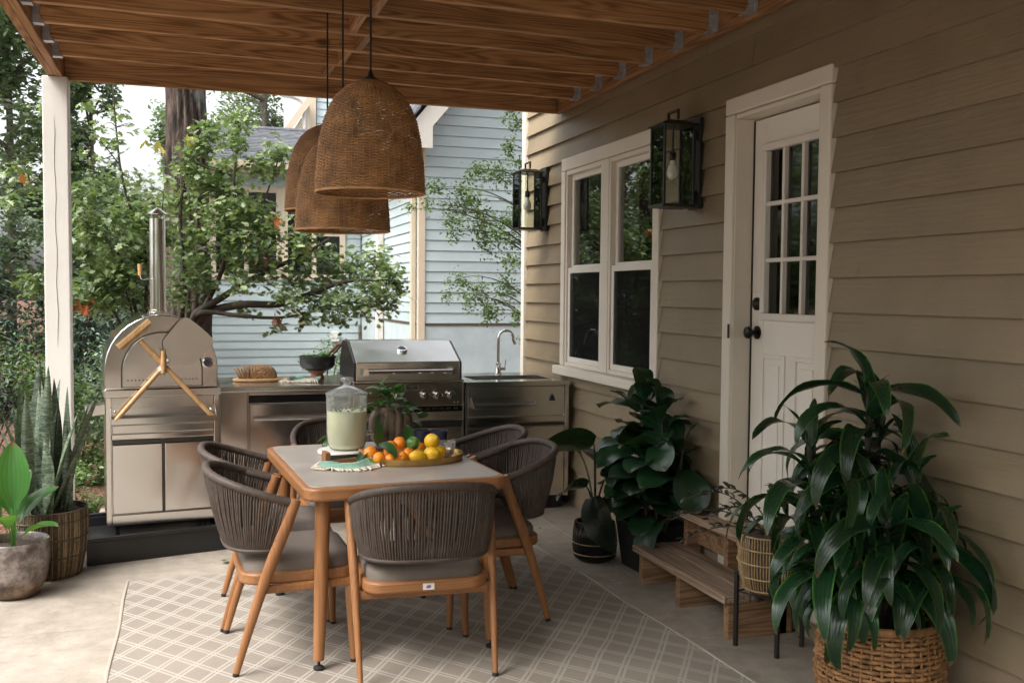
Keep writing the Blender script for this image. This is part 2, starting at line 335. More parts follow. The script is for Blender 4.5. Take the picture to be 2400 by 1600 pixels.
leafm('leaf_oak_pale', (.15,.215,.09), (.31,.36,.17), .38, .35)
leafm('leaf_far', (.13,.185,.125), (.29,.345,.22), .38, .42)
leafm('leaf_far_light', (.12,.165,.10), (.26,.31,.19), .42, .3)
leafm('leaf_dark', (.075,.12,.08), (.185,.24,.16), .34, .22)
leafm('leaf_hemlock', (.02,.045,.036), (.06,.10,.07), .45, .08)
leafm('leaf_shrub', (.05,.11,.028), (.14,.22,.07), .42, .25)
leafm('leaf_fine', (.045,.10,.03), (.13,.19,.05), .4, .25)
leafm('leaf_red', (.30,.05,.015), (.42,.11,.02), .5, .3)
leafm('leaf_yellow', (.42,.32,.06), (.55,.42,.12), .5, .35)
leafm('leaf_brown', (.09,.035,.018), (.15,.065,.03), .7, .1)
def strapleaf(name, mid, edge, rough=.28, ew=.40, veins=9, trans=.05, bands=False):
    t = NT(name); uv = t.n('TexCoord').outputs['UV']; sp = t.n('SeparateXYZ'); t.set(sp.inputs[0], uv)
    e = t.math('ABSOLUTE', t.math('SUBTRACT', sp.outputs[0], .5)); st = t.math('MULTIPLY_ADD', t.math('SINE', t.math('MULTIPLY', sp.outputs[0], veins*2*PI)), .5, .5)
    nz = t.noise(t.co((1,1,1)), 5, 3); em = t.ramp(e, [(ew-.02, (0,0,0)), (ew+.06, (1,1,1))])
    c = t.mix(t.math('MULTIPLY', st, .25), mid, tuple(min(1, x*1.7) for x in mid)); c = t.mix(t.math('MULTIPLY', nz, .35), c, tuple(x*.55 for x in mid))
    if bands:
        bd = t.noise(t.co((14,14,60)), 1.0, 5, .75, 1.6); c = t.mix(t.ramp(bd, [(.43,(0,0,0)),(.55,(1,1,1))]), c, edge); bp = bd
    else:
        c = t.mix(t.math('MULTIPLY', em, t.ramp(t.noise(t.co((1,1,1)), 9, 2), [(.35,(.25,.25,.25)),(.65,(1,1,1))])), c, edge); bp = st
        tipm = t.ramp(t.math('ADD', sp.outputs[1], t.math('MULTIPLY_ADD', t.noise(t.co((1,1,1)), 30, 2), .10, -.05)), [(.945,(0,0,0)),(.975,(1,1,1))]); c = t.mix(tipm, c, (.11,.065,.03))
    t.p(Base_Color=t.tint(c, .7), Roughness=t.math('MULTIPLY_ADD', nz, .22, rough-.08)); t.bump(bp, .2, .003)
    tl = t.n('BsdfTranslucent'); t.set(tl.inputs['Color'], (.12,.25,.03,1)); mx = t.n('MixShader'); mx.inputs[0].default_value = trans
    t.set(mx.inputs[1], t.b.outputs[0]); t.set(mx.inputs[2], tl.outputs[0]); t.set(t.t.nodes['Material Output'].inputs['Surface'], mx.outputs[0]); M[name] = t.m
strapleaf('leaf_dracaena', (.0085,.032,.013), (.07,.20,.03), .24, .43, 5)
strapleaf('leaf_fig', (.011,.040,.016), (.02,.06,.02), .30, .46, 3)
strapleaf('leaf_philodendron', (.010,.022,.013), (.018,.035,.016), .22, .47, 2)
strapleaf('leaf_snake', (.185,.225,.16), (.045,.072,.048), .42, .47, 3, .03, True)
strapleaf('leaf_paradise', (.036,.125,.022), (.055,.17,.03), .30, .46, 8, .3)
strapleaf('leaf_citrus', (.022,.075,.02), (.03,.09,.025), .3, .47, 3, .1)
strapleaf('leaf_pothos', (.05,.16,.035), (.07,.19,.05), .3, .46, 2, .2)
strapleaf('leaf_trailing', (.022,.020,.014), (.04,.035,.02), .3, .46, 2)
# ================================================================ SETTING
b = MB(); b.box(-150,150,-150,150,-.5,-.07); structure(part('garden_ground', b, M['mulch']))
# patio: poured slabs with saw-cut joints, each slab a piece
pat = link('patio', None); structure(pat); WL['patio'] = Vector((0,0,0))
for (x0,x1,y0,y1) in ((-6.0,2.62,-4.0,-.1),(-6.0,2.62,-.095,3.824),(-6.0,2.62,3.832,4.702),(-6.0,2.23,4.707,6.05),(2.235,2.62,4.707,7.45),(-.60,2.23,6.055,7.45)):
    b = MB(); b.box(x0,x1,y0,y1,-.16,0); part('slab', b, M['concrete'], pat, bevel=.004)

# ================================================================ OUR HOUSE
house = thing('tan_house', 'tan lap sided house with a cream door and a double window, right of the patio', 'house', (2.56,0,0))
WX = 2.56
def hp(name, mb, mat, parent=None, **k): return part(name, mb, mat, parent or house, world=True, **k)
WY0, WY1, WZ0, WZ1 = 5.15, 6.72, .93, 2.457          # window casing outer
DY0, DY1, DZ1 = 3.563, 4.42, 2.465                    # door casing outer
# wall core with openings
b = MB()
wy0, wy1, wz0, wz1 = WY0+.05, WY1-.05, WZ0+.05, WZ1-.05; dy0, dy1, dz1 = DY0+.06, DY1-.06, DZ1-.06
for (y0,y1,z0,z1) in ((-3,dy0,0,4.6),(dy0,dy1,0,.36),(dy0,dy1,dz1,4.6),(dy1,wy0,0,4.6),(wy0,wy1,0,wz0),(wy0,wy1,wz1,4.6),(wy1,7.56,0,4.6)):
    b.box(2.585,2.72,y0,y1,z0,z1)
b.box(2.72,9,7.42,7.56,0,4.6); b.box(2.72,9,-3,-2.86,0,4.6); b.box(8.86,9,-2.86,7.42,0,4.6); b.box(2.585,9,-3,7.56,4.602,4.7); b.box(2.72,8.86,-2.86,7.42,.25,.34)
hp('wall', b, M['siding_tan'])
b = MB(); b.box(2.575,2.60,-3,dy0,-.05,.2775); b.box(2.575,2.60,dy1,7.56,-.05,.2775); b.box(2.575,2.60,dy0+.001,dy1-.001,-.05,.355); hp('foundation', b, M['stucco_tan'])
random.seed(11)
EXP = .1445; k = 0; z = .278
while z < 3.3:
    top = z+EXP+.012; segs = [(-2.5, 7.53)]
    for (a0,a1,c0,c1) in ((WY0+.01,WY1-.01,WZ0+.0,WZ1-.01),(DY0+.01,DY1-.01,0,DZ1-.01)):
        if z+EXP*.5 > c0 and z+EXP*.5 < c1:
            segs = [q for s0,s1 in segs for q in ((s0,min(s1,a0)),(max(s0,a1),s1)) if q[1]-q[0] > .02]
    fin = []
    for s0,s1 in segs:
        if s1-s0 > 3.4:
            c = 4.2 if abs(z-2.59) < .08 else s0+(s1-s0)*random.uniform(.3,.72)
            fin += [(s0,c-.002),(c+.002,s1)]
        else: fin.append((s0,s1))
    for s0,s1 in fin:
        b = MB(); x0, x1 = 2.556-.016, 2.556
        b.add([(x0-.001,s0,z),(x0-.001,s1,z),(2.583,s1,z),(2.583,s0,z),(x1+.009,s0,top),(x1+.009,s1,top),(2.583,s1,top),(2.583,s0,top)],
              [(0,1,2,3),(7,6,5,4),(4,5,1,0),(5,6,2,1),(6,7,3,2),(7,4,0,3)])
        hp('siding_board', b, M['siding_tan'])
    z += EXP; k += 1
b = MB(); b.box(2.525,2.62,7.532,7.60,.0,4.2); hp('corner_trim', b, M['trim_cream'], bevel=.004)
# ---- window
win = link('window', None, house, (0,(WY0+WY1)/2,WZ0)); WL['window'] = Vector((2.56,(WY0+WY1)/2,WZ0))
def wp(name, mb, mat, **k): return part(name, mb, mat, win, world=True, **k)
b = MB(); ym = (WY0+WY1)/2
for (y0,y1,z0,z1) in ((WY0,WY0+.075,WZ0+.062,WZ1-.09),(WY1-.075,WY1,WZ0+.062,WZ1-.09),(WY0,WY1,WZ1-.088,WZ1)): b.box(2.530,2.583,y0,y1,z0,z1)
wp('casing', b, M['trim_cream'], bevel=.006)
b = MB(); b.box(2.48,2.583,WY0-.02,WY1+.02,WZ0,WZ0+.06); wp('sill', b, M['trim_cream'], bevel=.008)
b = MB(); b.box(2.535,2.66,ym-.055,ym+.055,WZ0+.062,WZ1-.09); wp('mullion', b, M['trim_cream'], bevel=.006)
zm = 1.685
for (a0,a1) in ((WY0+.077,ym-.057),(ym+.057,WY1-.077)):
    b = MB(); b.box(2.54,2.66,a0,a0+.022,WZ0+.063,WZ1-.091); b.box(2.54,2.66,a1-.022,a1,WZ0+.063,WZ1-.091); b.box(2.54,2.66,a0+.022,a1-.022,WZ1-.12,WZ1-.091); b.box(2.54,2.66,a0+.022,a1-.022,WZ0+.063,WZ0+.09); wp('frame', b, M['trim_cream'], bevel=.003)
    for (z0,z1,xo,nm) in ((WZ0+.09,zm,2.552,'lower'),(zm-.02,WZ1-.12,2.575,'upper')):
        y0, y1 = a0+.022, a1-.022; b = MB(); sw = .038
        for q in ((y0,y0+sw,z0,z1),(y1-sw,y1,z0,z1),(y0+sw,y1-sw,z0,z0+sw),(y0+sw,y1-sw,z1-sw,z1)): b.box(xo,xo+.03,*q)
        wp('sash', b, M['trim_white'], bevel=.004)
        b = MB(); b.box(xo+.014,xo+.018,y0+sw-.002,y1-sw+.002,z0+sw-.002,z1-sw+.002); wp('pane', b, M['window_glass'])
        b = MB(); zz = (z0+z1)/2
        for q in (.34,.66): yy = y0+(y1-y0)*q; b.box(xo+.026,xo+.031,yy-.009,yy+.009,z0+sw,z1-sw)
        b.box(xo+.0265,xo+.0305,y0+sw,y1-sw,zz-.009,zz+.009); wp('muntin', b, M['trim_white'])
        if nm == 'lower':
            b = MB(); b.box(xo+.004,xo+.005,y0+sw-.001,y1-sw+.001,z0+sw-.001,z1-sw+.001); wp('screen', b, M['insect_screen'])
b = MB(); b.box(3.3,3.32,4.9,7.3,.35,2.8); b.box(2.75,3.28,7.2,7.22,.35,2.8); wp('dark_room_sheet', b, M['dark_inside'])  # dark sheets behind the glass stand in for the unlit room
# ---- door
door = link('door', None, house, (0,(DY0+DY1)/2,.36)); WL['door'] = Vector((2.56,(DY0+DY1)/2,.36))
def dp(name, mb, mat, **k): return part(name, mb, mat, door, world=True, **k)
b = MB(); b.box(2.529,2.584,DY0,DY0+.08,.10,DZ1-.082); b.box(2.529,2.584,DY1-.08,DY1,.10,DZ1-.082); b.box(2.529,2.584,DY0-.001,DY1+.001,DZ1-.08,DZ1); dp('casing', b, M['trim_cream'], bevel=.008)
b = MB(); j0, j1 = DY0+.062, DY1-.062; b.box(2.545,2.74,j0,j0+.022,.372,DZ1-.082); b.box(2.545,2.74,j1-.022,j1,.372,DZ1-.082); b.box(2.545,2.74,j0+.024,j1-.024,DZ1-.104,DZ1-.083); dp('jamb', b, M['trim_cream'], bevel=.003)
b = MB(); b.box(2.50,2.76,j0,j1,.33,.37); dp('threshold', b, M['step_wood'], bevel=.006)
d0, d1, dzb, dzt = j0+.030, j1-.030, .385, DZ1-.112; xd = 2.645
g0, g1, gz0, gz1 = d0+.105, d1-.105, 1.40, 2.21
b = MB(); b.box(xd,xd+.04,d0,g0,dzb,dzt); b.box(xd,xd+.04,g1,d1,dzb,dzt); b.box(xd,xd+.04,g0,g1,gz1,dzt); b.box(xd,xd+.04,g0,g1,dzb,gz0); dp('slab', b, M['trim_white'], bevel=.003)
b = MB()
for q in ((g0-.02,g0+.016,gz0+.016,gz1-.016),(g1-.016,g1+.02,gz0+.016,gz1-.016),(g0-.02,g1+.02,gz1-.016,gz1+.02),(g0-.02,g1+.02,gz0-.02,gz0+.016)): b.box(xd-.014,xd+.03,*q)
dp('lite_frame', b, M['trim_white'], bevel=.006)
b = MB()
for i in (1,2): y = g0+(g1-g0)*i/3; b.box(xd-.006,xd+.03,y-.010,y+.010,gz0+.016,gz1-.016)
for i in (1,2): zz = gz0+(gz1-gz0)*i/3; b.box(xd-.0055,xd+.029,g0+.016,g1-.016,zz-.010,zz+.010)
dp('muntin', b, M['trim_white'], bevel=.003)
for i in range(3):
    for j in range(3):
        b = MB(); y0 = g0+(g1-g0)*i/3; z0 = gz0+(gz1-gz0)*j/3; b.box(xd+.016,xd+.02,y0+.008,y0+(g1-g0)/3-.008,z0+.008,z0+(gz1-gz0)/3-.008); dp('pane', b, M['door_glass'])
b = MB(); pz0, pz1 = .52, 1.22; pm = (d0+d1)/2
for (y0,y1) in ((d0+.10,pm-.035),(pm+.035,d1-.10)):
    for q in ((y0,y0+.022,pz0,pz1),(y1-.022,y1,pz0,pz1),(y0+.022,y1-.022,pz1-.022,pz1),(y0+.022,y1-.022,pz0,pz0+.022)): b.box(xd-.009,xd+.001,*q)
    b.box(xd-.006,xd+.001,y0+.05,y1-.05,pz0+.05,pz1-.05)
dp('raised_panel', b, M['trim_white'], bevel=.006)
def knob(z, dead=False):
    b = MB(); yk = d1-.055
    prof = [(.0,0),(.033,0),(.033,.006),(.012,.012),(.010,.03),(.026,.040),(.031,.052),(.026,.064),(.008,.07)] if not dead else [(0,0),(.032,0),(.032,.012),(.024,.02),(.010,.024)]
    n = 18; vs = []
    for r, h in prof:
        for q in range(n): a = 2*PI*q/n; vs.append((xd-h, yk+r*math.cos(a), z+r*math.sin(a)))
    fs = [(i*n+q, (i+1)*n+q, (i+1)*n+(q+1) % n, i*n+(q+1) % n) for i in range(len(prof)-1) for q in range(n)]+[tuple((len(prof)-1)*n+q for q in range(n))]
    b.add(vs, fs); dp('deadbolt' if dead else 'knob', b, M['oil_bronze'], smooth=True)
knob(1.32); knob(1.46, True)
b = MB(); b.box(2.526,2.5289,DY1-.079,DY1-.062,1.29,1.36); dp('strike_plate', b, M['oil_bronze'])
b = MB(); b.box(xd-.004,xd+.02,d1+.001,d1+.0085,dzb,dzt); dp('latch_gap_strip', b, M['black_rubber'])  # black strip drawn for the dark gap line on the latch side
# spigot hole scars on the wall: vent patch
# ================================================================ PERGOLA (timber deck roof on a post)
per = thing('timber_pergola', 'stained timber deck frame over the patio with joists in metal hangers and one white post', 'pergola', (-.77,6.71,0))
def pp(name, mb, mat, parent=None, **k): return part(name, mb, mat, parent or per, world=True, **k)
RZ0, RZ1 = 2.815, 2.955; RY0 = .1
b = MB(); b.box(2.503,2.541,RY0,6.79,2.79,2.99); pp('ledger', b, M['cedar_y'], bevel=.004)
for x0 in (-.815,-.772): b = MB(); b.box(x0,x0+.041,RY0,6.79,2.79-.002*(x0 > -.8),2.99); pp('side_beam', b, M['cedar_y'], bevel=.004)
b = MB(); b.box(-.730,2.50,6.752,6.792,2.79,2.99); pp('end_beam', b, M['cedar_x'], bevel=.004)
ys = [6.349-.366*i for i in range(17)]
random.seed(3)
for y in ys:
    b = MB(); xs = -.727; sk = random.uniform(-.004,.004)
    b.add([(xs,y-.16-.019,RZ0),(2.498,y-.019,RZ0+sk),(2.498,y+.019,RZ0+sk),(xs,y-.16+.019,RZ0),(xs,y-.16-.019,RZ1),(2.498,y-.019,RZ1+sk),(2.498,y+.019,RZ1+sk),(xs,y-.16+.019,RZ1)],
          [(0,3,2,1),(4,5,6,7),(0,1,5,4),(1,2,6,5),(2,3,7,6),(3,0,4,7)])
    o = pp('rafter', b, M['cedar_x'], bevel=.004)
    if y < 1.5: continue
    for (xe, yy, sg) in ((2.5025,y,-1),(-.7295,y-.16,1)):
        b = MB(); t_ = .003
        x0, x1 = (xe-.05, xe-.001) if sg < 0 else (xe+.001, xe+.05)
        b.box(x0,x1,yy-.026,yy+.026,RZ0-.009,RZ0-.005)
        for s in (-1,1):
            yb = yy+s*.0235
            pl = [(xe-.002*-sg*-1,RZ0-.005),(xe+sg*.048,RZ0-.005),(xe+sg*.03,RZ0+.04),(xe+sg*.034,RZ0+.055),(xe+sg*.034,RZ1-.035),(xe+sg*.001,RZ1-.02)]
            b.prism(pl, yb-.0015, yb+.0015, 'y')
            b.box(min(xe+sg*.0005,xe+sg*.003),max(xe+sg*.0005,xe+sg*.003),yb+min(0,s*.036),yb+max(0,s*.036),RZ0-.004,RZ1-.015)
            for zz in (RZ0+.03,RZ0+.075): b.ball((xe+sg*.02,yb+s*.003,zz),.005,8,5)
        part('joist_hanger', b, M['galvanised'], o, world=True)
for i, y in enumerate(ys[:-1]):
    if y < 1.2: break
    y0 = y-.366+.02-.08; y1 = y-.02-.08; xb = .80+.075*((i*7) % 3-1)*.6+.04
    b = MB(); b.box(xb-.019,xb+.019,y0,y1,RZ0+.002,RZ1-.002); pp('blocking', b, M['cedar_y'], bevel=.003)
b = MB()
for i in range(23): x0 = -.83+.147*i; b.box(x0,x0+.1465,RY0,6.82,2.9925,3.02)
pp('deck', b, M['cedar_y'])
b = MB(); b.box(-.845,-.702,6.64,6.782,0,2.788); po = pp('post', b, M['post_white'], bevel=.006)
b = MB(); b.tube([(-.7795+.004*math.sin(i*1.7)+.002*i*.3,6.6385,2.55-.1*i) for i in range(15)], [.0004]+[.0011]*13+[.0004], 4, flat=1); part('crack', b, M['black_rubber'], po, world=True)

# ================================================================ NEIGHBOUR HOUSE
nb = thing('blue_house', 'pale blue lap sided house with grey shingle roofs behind the kitchen', 'house', (2.92,13.05,0))
def np_(name, mb, mat, parent=None, **k): return part(name, mb, mat, parent or nb, world=True, **k)
NX, NY, FZ = 2.92, 13.05, 1.075
b = MB(); b.prism([(NX+.03,-.2),(9,-.2),(9,8.0),(6.7,8.0),(NX+.03,3.62)],NY+.03,21,'y'); np_('wall', b, M['siding_blue'])
b = MB(); b.box(NX-.012,11,NY-.012,NY+.02,-.2,FZ); b.box(NX-.012,NX+.02,NY+.02,17.75,-.2,FZ); np_('foundation', b, M['stucco_blue'])
b = MB(); b.box(NX-.035,NX+.06,NY-.035,NY+.06,-.1,3.42); np_('corner_trim', b, M['trim_buff'], bevel=.006)
E2 = .139; z = FZ+.02; n = 0
def board_y(x0,x1,y,z0,z1):   # faces -Y
    m = MB(); m.add([(x0,y-.02,z0),(x1,y-.02,z0),(x1,y+.025,z0),(x0,y+.025,z0),(x0,y-.004,z1),(x1,y-.004,z1),(x1,y+.025,z1),(x0,y+.025,z1)],[(0,3,2,1),(4,5,6,7),(0,1,5,4),(1,2,6,5),(2,3,7,6),(3,0,4,7)]); return m
def board_x(y0,y1,x,z0,z1):   # faces -X
    m = MB(); m.add([(x-.02,y1,z0),(x-.02,y0,z0),(x+.025,y0,z0),(x+.025,y1,z0),(x-.004,y1,z1),(x-.004,y0,z1),(x+.025,y0,z1),(x+.025,y1,z1)],[(0,3,2,1),(4,5,6,7),(0,1,5,4),(1,2,6,5),(2,3,7,6),(3,0,4,7)]); return m
while z < 6.2:
    zt = z+E2+.01; xl = NX+.062 if z < 3.4 else NX+.062+max(0,(z-3.55))*.80
    np_('siding_board', board_y(xl,8.5,NY,z,zt), M['siding_blue'])
    if z < 3.4: np_('siding_board', board_x(NY+.062,17.74,NX,z,zt), M['siding_blue_y'])
    z += E2
b = MB(); b.box(NX-.028,8.5,NY-.024,NY+.02,FZ-.012,FZ+.018); b.box(NX-.024,NX+.02,NY+.06,17.74,FZ-.012,FZ+.018); np_('water_table', b, M['twig'])
# low wing wall, facing us
LY = 17.80; z = -.05
b = MB(); b.box(-.3,NX+.02,LY+.03,24,-.2,3.62); np_('wall', b, M['siding_blue'])
wins = ((.42,1.42),(1.62,2.52)); wz = (1.80,3.20)
while z < 3.5:
    segs = [(-.28,NX-.03)]
    for a0,a1 in wins:
        if z+E2/2 > wz[0]-.1 and z+E2/2 < wz[1]+.06: segs = [q for s0,s1 in segs for q in ((s0,min(s1,a0-.08)),(max(s0,a1+.08),s1)) if q[1]-q[0] > .03]
    for s0,s1 in segs: np_('siding_board', board_y(s0,s1,LY,z,z+E2+.01), M['siding_blue'])
    z += E2
for a0,a1 in wins:
    wn = link('window', None, nb, (a0-NX,LY-NY,wz[0])); WL[wn.name] = Vector((a0,LY,wz[0]))
    b = MB()
    for q in ((a0-.10,a0,wz[0]-.1,wz[1]+.1),(a1,a1+.10,wz[0]-.1,wz[1]+.1),(a0,a1,wz[1],wz[1]+.1),(a0,a1,wz[0]-.1,wz[0]),((a0+a1)/2-.04,(a0+a1)/2+.04,wz[0],wz[1])): b.box(q[0],q[1],LY-.05,LY+.028,q[2],q[3])
    part('frame', b, M['trim_buff'], wn, world=True, bevel=.006)
    for s0,s1 in ((a0,(a0+a1)/2-.04),((a0+a1)/2+.04,a1)):
        b = MB(); b.box(s0,s1,LY-.005,LY+.028,wz[0],wz[1]); part('pane', b, M['black_gloss'], wn, world=True)
        b = MB(); b.box(s0,s1,LY-.012,LY-.006,(wz[0]+wz[1])/2-.02,(wz[0]+wz[1])/2+.02); part('muntin', b, M['trim_buff'], wn, world=True)
b = MB(); b.box(2.36,2.50,LY-.10,LY-.022,.62,.80); np_('utility_box', b, M['label_white'], bevel=.01)
b = MB(); b.tube([(NX-.04,LY-.05,.0),(NX-.04,LY-.05,.9)],.03,8); np_('corner_pipe', b, M['bark_dark'])
# low wing roof: eave at y 17.4 z 3.65, ridge y 20.5 z 4.7 -- shingle courses as parts
rf = link('roof', None, nb, (0,0,0)); WL['roof'] = Vector((NX,NY,0))
nc = 22
for i in range(nc):
    t0, t1 = i/nc, (i+1)/nc; y0 = 17.42+3.1*t0; y1 = 17.42+3.1*t1+.02; z0 = 3.66+1.05*t0; z1 = 3.66+1.05*t1+.006
    m = MB(); m.add([(-.45,y0,z0+.014),(2.95,y0,z0+.014),(2.95,y1,z1+.002),(-.45,y1,z1+.002),(-.45,y0,z0-.02),(2.95,y0,z0-.02),(2.95,y1,z1-.02),(-.45,y1,z1-.02)],[(0,1,2,3),(7,6,5,4),(4,5,1,0),(1,5,6,2),(6,7,3,2),(7,4,0,3)])
    part('shingle_course', m, M['shingle_blue'], rf, world=True)
b = MB(); b.tube([(-.45,20.53,4.72),(2.95,20.53,4.72)],.05,8); part('ridge_cap', b, M['shingle_blue'], rf, world=True)
b = MB(); b.prism([(17.30,3.56),(17.42,3.56),(17.42,3.68),(17.28,3.68)],-.45,NX-.02,'x'); b.box(-.40,NX-.02,17.42,17.80,3.50,3.545); b.box(-.40,NX-.02,17.425,17.46,3.547,3.655); np_('gutter', b, M['trim_buff'], bevel=.006)
# main gable: rakes, eave return, shingled slope
m = MB(); pr = [(2.50,3.42),(2.50,3.56),(2.62,3.56),(6.6,8.33),(6.6,8.08),(2.76,3.47)]
m.prism([(2.60,3.36),(2.98,3.36),(2.98,3.64),(6.6,7.98),(6.6,8.28),(2.60,3.53)],12.62,12.66,'y'); np_('rake_board', m, M['trim_white'])
m = MB(); m.prism([(2.56,3.41),(2.98,3.41),(2.98,3.45),(2.56,3.45)],12.67,13.02,'y'); m.prism([(2.98,3.66),(6.6,8.0),(6.6,8.04),(2.98,3.70)],12.67,13.02,'y'); np_('soffit', m, M['trim_white'])
gr_ = link('gable_roof', None, nb, (0,0,0)); WL['gable_roof'] = Vector((NX,NY,0))
for i in range(26):
    t0, t1 = i*.15, (i+1)*.15+.02; x0 = 2.52+t0; z0 = 3.52+t0*1.195; x1 = 2.52+t1; z1 = 3.52+t1*1.195
    m = MB(); m.add([(x0,12.58,z0+.018),(x0,21,z0+.018),(x1,21,z1+.003),(x1,12.58,z1+.003),(x0,12.58,z0-.02),(x0,21,z0-.02),(x1,21,z1-.02),(x1,12.58,z1-.02)],[(3,2,1,0),(4,5,6,7),(0,1,5,4),(1,2,6,5),(2,3,7,6),(3,0,4,7)])
    part('shingle_course', m, M['shingle_blue'], gr_, world=True)
b = MB(); b.prism([(2.50,3.40),(2.62,3.40),(2.62,3.53),(2.48,3.53)],12.6,17.3,'y'); np_('gutter', b, M['trim_buff'])
b = MB(); b.box(NX-.14,NX-.025,15.55,15.68,-.1,3.4); np_('downspout', b, M['downspout_white'], bevel=.015)
b = MB(); b.box(NX-.10,NX-.025,NY+.14,NY+.22,-.1,3.4); np_('downspout', b, M['trim_buff'], bevel=.015)
# taller block behind: gable end with rake and downspout
b = MB(); b.box(2.36,6,21.2,27,0,9); np_('wall', b, M['siding_blue'])
z = 4.4
while z < 8: np_('siding_board', board_y(2.52,4.4,21.17,z,z+.16), M['siding_blue']); z += .15
b = MB(); b.box(2.34,2.50,21.10,21.19,4.3,9); np_('corner_trim', b, M['trim_buff'])
b = MB(); b.tube(cat_rom([(2.25,21.0,4.2),(2.25,21.0,5.25),(2.2,21.0,5.4),(2.02,20.95,5.47),(1.8,20.95,5.5)],4),.05,8); np_('downspout', b, M['downspout_white'])
m = MB(); m.prism([(1.74,4.68),(1.9,4.68),(2.36,5.34),(2.36,5.56)],20.9,20.96,'y'); m.prism([(1.9,4.6),(2.36,4.6),(2.36,5.34)],21.0,21.04,'y'); np_('rake_board', m, M['trim_buff'])
# ================================================================ RUG
rug = MB(); NXr, NYr = 46, 88
def rz(x, y): return .008+.0022*math.sin(x*5.1+math.sin(y*3.3))*math.sin(y*4.3+1.0)+.0016*math.sin(x*11+y*7)
for lay in (0, 1):
    for i in range(NXr+1):
        for j in range(NYr+1):
            x = -1.13+2.26*i/NXr; y = -4.3*j/NYr; xx = x+.004*math.sin(y*6.3)*(abs(x)/1.13)**4+(.055*y*(-x/1.13)**2 if x < 0 else 0); yy = y+(.005*math.sin(x*7) if j == 0 else 0)
            rug.v.append((xx, yy, rz(x, y) if lay else .0008))
nn = (NXr+1)*(NYr+1); ix = lambda i, j, l: l*nn+i*(NYr+1)+j
for i in range(NXr):
    for j in range(NYr): rug.f += [(ix(i,j,1),ix(i,j+1,1),ix(i+1,j+1,1),ix(i+1,j,1)),(ix(i,j,0),ix(i+1,j,0),ix(i+1,j+1,0),ix(i,j+1,0))]
    rug.f += [(ix(i,0,0),ix(i,0,1),ix(i+1,0,1),ix(i+1,0,0)),(ix(i,NYr,1),ix(i,NYr,0),ix(i+1,NYr,0),ix(i+1,NYr,1))]
for j in range(NYr): rug.f += [(ix(0,j,1),ix(0,j,0),ix(0,j+1,0),ix(0,j+1,1)),(ix(NXr,j,0),ix(NXr,j,1),ix(NXr,j+1,1),ix(NXr,j+1,0))]
rug.mi = [0]*len(rug.f)
o = part('area_rug', rug, M['rug_weave'], None, True, 40, loc=(.815,5.455,.001), rot=(0,0,R(3.2))); 
def binding(name, P):
    b = MB(); b.tube(P, .0075, 8, flat=1.0); b.v = [(x, y, max(.0012, .006+(z-.006)*.75)) for x, y, z in b.v]; part(name, b, M['rug_edge'], o, True)
binding('binding', [(-1.132+.004*math.sin(y*6.3)+.055*y, y, .006+rz(-1.13,y)*.4) for y in [-4.3*j/60 for j in range(61)]]); binding('binding', [(1.132+.004*math.sin(y*6.3), y, .006+rz(1.13,y)*.4) for y in [-4.3*j/60 for j in range(61)]])
tag(o, 'large beige rug with a white double line diamond lattice under the dining set', 'rug')
